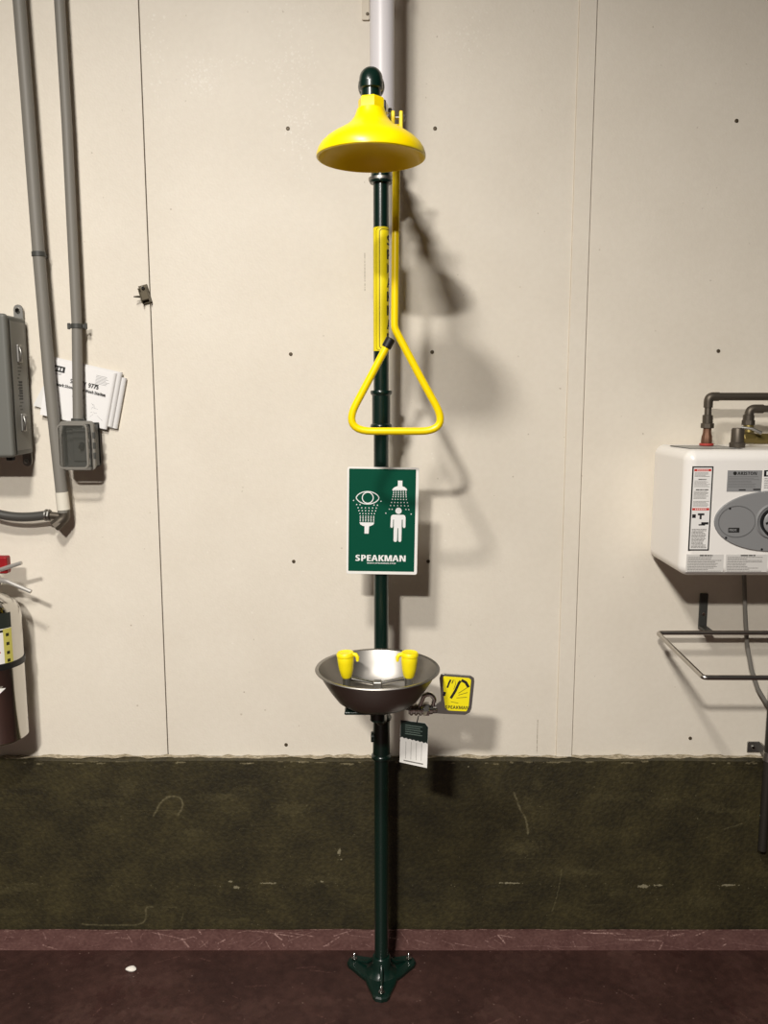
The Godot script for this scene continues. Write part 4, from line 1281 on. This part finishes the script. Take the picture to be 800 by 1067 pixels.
	part(dp, "pipe", MB.new().tube(rounded([Vector3(1.30, 1.05, 0.075), Vector3(1.207, 1.05, 0.075), Vector3(1.207, 0.355, 0.075)], 0.03), 0.0135, 18), mat(rgb(58, 54, 48), 0.5, 0.5))
	var sb := MB.new().rbox(Vector3(1.19, 0.67, 0.0045), Vector3(0.04, 0.036, 0.005), 0.002, 1)
	sb.box(Vector3(1.212, 0.67, 0.035), Vector3(0.006, 0.03, 0.06))
	sb.lathe(Vector3(1.207, 0.655, 0.075), [Vector2(0.0135, 0), Vector2(0.0165, 0.001), Vector2(0.0165, 0.029), Vector2(0.0135, 0.03)], 24)
	var s2 := part(dp, "pipe_strap", sb, M.zinc)
	part(s2, "strap_screw", MB.new().cyl(Vector3(1.188, 0.67, 0.007), Vector3(1.188, 0.67, 0.011), 0.006, 6, 0.001, true), M.chrome)

func heater() -> void:
	var x0 := 0.818
	var x1 := 1.31
	var y0 := 1.296
	var y1 := 1.646
	var zf := 0.302
	var t := thing("water_heater", "white boxy wall-mounted water heater with a grey oval control panel", "water heater", Vector3((x0 + x1) / 2, y0, 0.16))
	var b := MB.new().rbox(Vector3((x0 + x1) / 2, (y0 + y1) / 2, 0.158), Vector3(x1 - x0, y1 - y0, 0.288), 0.03, 6)
	part(t, "casing", b, M.enamel)
	var rng := RandomNumberGenerator.new()
	rng.seed = 3
	# oval control panel with inset lobe and dial
	var oc := Vector3(1.062, 1.452, zf)
	var ov := frame(oc)
	var pts := []
	for i in 48:
		var a := TAU * i / 48
		pts.append(Vector2(cos(a) * 0.161, sin(a) * 0.084))
	ov.poly(pts, -0.002, 0.005, 0.002)
	var panel_o := part(t, "control_panel", ov, M.grey_plate, "grey oval control panel")
	var lobe := frame(oc)
	var lp := []
	for i in 36:
		var a := TAU * i / 36
		lp.append(Vector2(-0.1 + cos(a) * 0.05, sin(a) * 0.043))
	lobe.stroke(lp, 0.0022, 0.004, 0.0062, true)
	part(panel_o, "lobe_ring", lobe, mat(rgb(112, 112, 112), 0.4))
	part(panel_o, "display_badge", frame(oc).poly(rrect(0.030, 0.0125, 0.001, Vector2(-0.107, -0.0235)), 0.005, 0.0062), M.ink, "small black badge")
	letters(panel_o, "lettering", "PRO1", oc + Vector3(-0.110, -0.0235, 0.0066), 0.0065, 0.019, mat(rgb(150, 150, 150), 0.6))
	var dl := MB.new().lathe(oc, [Vector2(0.05, 0.005), Vector2(0.046, 0.01), Vector2(0.042, 0.007), Vector2(0.036, 0.006), Vector2(0.034, 0.018), Vector2(0.03, 0.021), Vector2(0, 0.022)], 40, Vector3.BACK)
	var dial := part(panel_o, "dial", dl, M.grey_plate)
	part(dial, "dial_ring", frame(oc).stroke(disc2(Vector2.ZERO, 0.0355, 32), 0.004, 0.006, 0.019, true), M.black)
	part(dial, "dial_mark", frame(oc).stroke([Vector2(-0.028, -0.004), Vector2(-0.016, 0.003), Vector2(-0.006, -0.003), Vector2(0.006, 0.003)], 0.006, 0.021, 0.0226), M.ink)
	for p in [[-0.121, 0.036], [-0.127, -0.045], [-0.027, -0.077]]:
		part(panel_o, "panel_screw", frame(oc + Vector3(p[0], p[1], 0.005)).poly(disc2(Vector2.ZERO, 0.003, 10), 0, 0.0012), M.black)
	# tall warning strip
	var im := Image.create(128, 512, false, Image.FORMAT_RGB8)
	im.fill(rgb(238, 236, 232))
	for r in [[0, 0, 128, 8], [0, 504, 128, 8], [0, 0, 8, 512], [120, 0, 8, 512]]:
		im.fill_rect(Rect2i(r[0], r[1], r[2], r[3]), rgb(40, 38, 36))
	for y in [16, 252]:
		im.fill_rect(Rect2i(12, y, 104, 14), rgb(206, 62, 52))
		for x in range(30, 96, 12):
			im.fill_rect(Rect2i(x, y + 3, 7, 8), rgb(240, 220, 214))
	print_lines(im, Rect2i(16, 38, 96, 24), 7, 3, rgb(120, 116, 112), rng)
	print_lines(im, Rect2i(40, 76, 50, 5), 6, 5, rgb(60, 56, 52), rng, 0.0)
	print_lines(im, Rect2i(16, 86, 96, 40), 7, 3, rgb(150, 146, 142), rng)
	print_lines(im, Rect2i(28, 138, 76, 6), 7, 6, rgb(60, 56, 52), rng, 0.0)
	print_lines(im, Rect2i(16, 150, 96, 48), 7, 3, rgb(120, 116, 112), rng)
	print_lines(im, Rect2i(16, 210, 96, 34), 7, 3, rgb(130, 126, 122), rng)
	im.fill_rect(Rect2i(14, 290, 22, 22), rgb(30, 30, 30))
	im.fill_rect(Rect2i(48, 284, 40, 12), rgb(30, 30, 30))
	im.fill_rect(Rect2i(60, 296, 12, 24), rgb(30, 30, 30))
	im.fill_rect(Rect2i(72, 338, 44, 14), rgb(30, 30, 30))
	im.fill_rect(Rect2i(56, 350, 40, 8), rgb(30, 30, 30))
	print_lines(im, Rect2i(16, 380, 96, 116), 8, 4, rgb(110, 106, 102), rng)
	part(t, "warning_strip", frame(Vector3(0.8635, 1.4865, zf)).poly([Vector2(-0.0285, -0.116), Vector2(0.0285, -0.116), Vector2(0.0285, 0.116), Vector2(-0.0285, 0.116)], -0.001, 0.0006), textured(im, 0.5), "tall white warning label edged in black with red bars")
	# grey rating plate
	var ip := Image.create(256, 160, false, Image.FORMAT_RGB8)
	ip.fill(rgb(142, 142, 142))
	print_lines(ip, Rect2i(8, 46, 230, 86), 11, 3, rgb(100, 100, 100), rng)
	im = ip
	im.fill_rect(Rect2i(90, 142, 50, 10), rgb(50, 50, 50))
	im.fill_rect(Rect2i(196, 138, 54, 12), rgb(50, 50, 50))
	var plate := part(t, "rating_plate", frame(Vector3(0.980, 1.5625, zf)).poly([Vector2(-0.049, -0.029), Vector2(0.045, -0.029), Vector2(0.045, 0.029), Vector2(-0.049, 0.029)], -0.001, 0.0007), textured(ip, 0.5), "grey printed rating plate")
	letters(plate, "lettering", "ARISTON", Vector3(0.984, 1.5835, zf + 0.001), 0.0085, 0.052, M.ink)
	part(plate, "emblem", frame(Vector3(0.951, 1.5835, zf)).poly(disc2(Vector2.ZERO, 0.005, 14), 0.0, 0.0012), M.ink)
	var iw := Image.create(128, 160, false, Image.FORMAT_RGB8)
	iw.fill(rgb(236, 234, 230))
	iw.fill_rect(Rect2i(4, 4, 120, 48), rgb(24, 24, 24))
	iw.fill_rect(Rect2i(20, 14, 30, 28), rgb(236, 236, 236))
	print_lines(iw, Rect2i(10, 64, 100, 86), 12, 4, rgb(100, 96, 92), rng)
	part(t, "side_sticker", frame(Vector3(1.054, 1.5645, zf)).poly([Vector2(-0.026, -0.029), Vector2(0.026, -0.029), Vector2(0.026, 0.029), Vector2(-0.026, 0.029)], -0.001, 0.0007), textured(iw, 0.5), "white sticker with a black header")
	for r in [[0.832, 0.934], [0.940, 1.055], [1.061, 1.16]]:
		var il := Image.create(256, 128, false, Image.FORMAT_RGB8)
		il.fill(rgb(214, 211, 206))
		print_lines(il, Rect2i(90, 4, 90, 9), 12, 9, rgb(60, 56, 52), rng, 0.0)
		print_lines(il, Rect2i(10, 20, 236, 104), 11, 4, rgb(112, 108, 104), rng, 0.6)
		var w: float = r[1] - r[0]
		part(t, "instruction_label", frame(Vector3((r[0] + r[1]) / 2, 1.334, zf)).poly([Vector2(-w / 2, -0.024), Vector2(w / 2, -0.024), Vector2(w / 2, 0.026), Vector2(-w / 2, 0.026)], -0.001, 0.0006), textured(il, 0.55), "pale instruction label of small print")
	# grey foil label on the top
	var tl := MB.new()
	tl.xf = Transform3D(Basis(Vector3.RIGHT, -PI / 2), Vector3(0.925, y1, 0.17))
	tl.poly([Vector2(-0.078, -0.075), Vector2(0.065, -0.075), Vector2(0.05, 0.055), Vector2(-0.088, 0.055)], -0.001, 0.0006)
	var tlp := part(t, "top_label", tl, mat(rgb(168, 166, 160), 0.5), "grey label on top")
	var tk := MB.new()
	tk.xf = tl.xf
	tk.stroke([Vector2(-0.078, -0.075), Vector2(0.065, -0.075), Vector2(0.05, 0.055), Vector2(-0.088, 0.055)], 0.005, 0.0004, 0.0010, true)
	part(tlp, "label_border", tk, M.ink)

func small_things() -> void:
	# stray conduit clip by the left-hand joint
	var t := thing("wall_clip", "small tilted metal clip on the wall beside the left-hand panel joint", "clip", Vector3(-0.711, 2.065, 0.004))
	var b := frame(Vector3(-0.711, 2.09, 0.002), 0, 0, 0.26)
	b.poly([Vector2(-0.0135, -0.028), Vector2(0.0135, -0.028), Vector2(0.0135, 0.027), Vector2(-0.0135, 0.027)], 0, 0.004, 0.001)
	b.rbox(Vector3(-0.0115, -0.004, 0.012), Vector3(0.003, 0.045, 0.02), 0.001, 1)
	b.rbox(Vector3(0.0115, -0.004, 0.012), Vector3(0.003, 0.045, 0.02), 0.001, 1)
	b.rbox(Vector3(0.0, -0.006, 0.014), Vector3(0.022, 0.026, 0.012), 0.002, 1)
	part(t, "clip_body", b, mat(rgb(88, 80, 64), 0.45, 0.6))
	part(t, "clip_screw", MB.new().cyl(Vector3(-0.716, 2.108, 0.006), Vector3(-0.716, 2.108, 0.012), 0.0055, 10), M.chrome)
	var w := MB.new().tube([Vector3(-0.712, 2.08, 0.014), Vector3(-0.728, 2.081, 0.022), Vector3(-0.738, 2.080, 0.03)], [0.0035, 0.003, 0.0018], 8)
	part(t, "clip_bolt", w, M.galv)
	# white crumb of plaster on the floor
	var ch := MB.new()
	ch.xf = Transform3D(Basis(Vector3.UP, 0.3), Vector3(-0.795, 0.0005, 0.166))
	ch.lathe(Vector3.ZERO, [Vector2(0, 0), Vector2(0.010, 0.0), Vector2(0.014, 0.004), Vector2(0.0145, 0.007), Vector2(0.012, 0.0105), Vector2(0.006, 0.013), Vector2(0, 0.0135)], 14)
	for i in ch.V.size():
		var p := ch.V[i] - ch.xf.origin
		ch.V[i] = ch.xf.origin + Vector3(p.x * (1.15 + 0.2 * sin(p.z * 160.0)), p.y, p.z * (0.75 + 0.15 * sin(p.x * 140.0)))
	var o := part(self, "plaster_chip", ch, mat(rgb(236, 230, 220), 0.85))
	tag(o, "small white chip of plaster lying on the red floor", "debris")
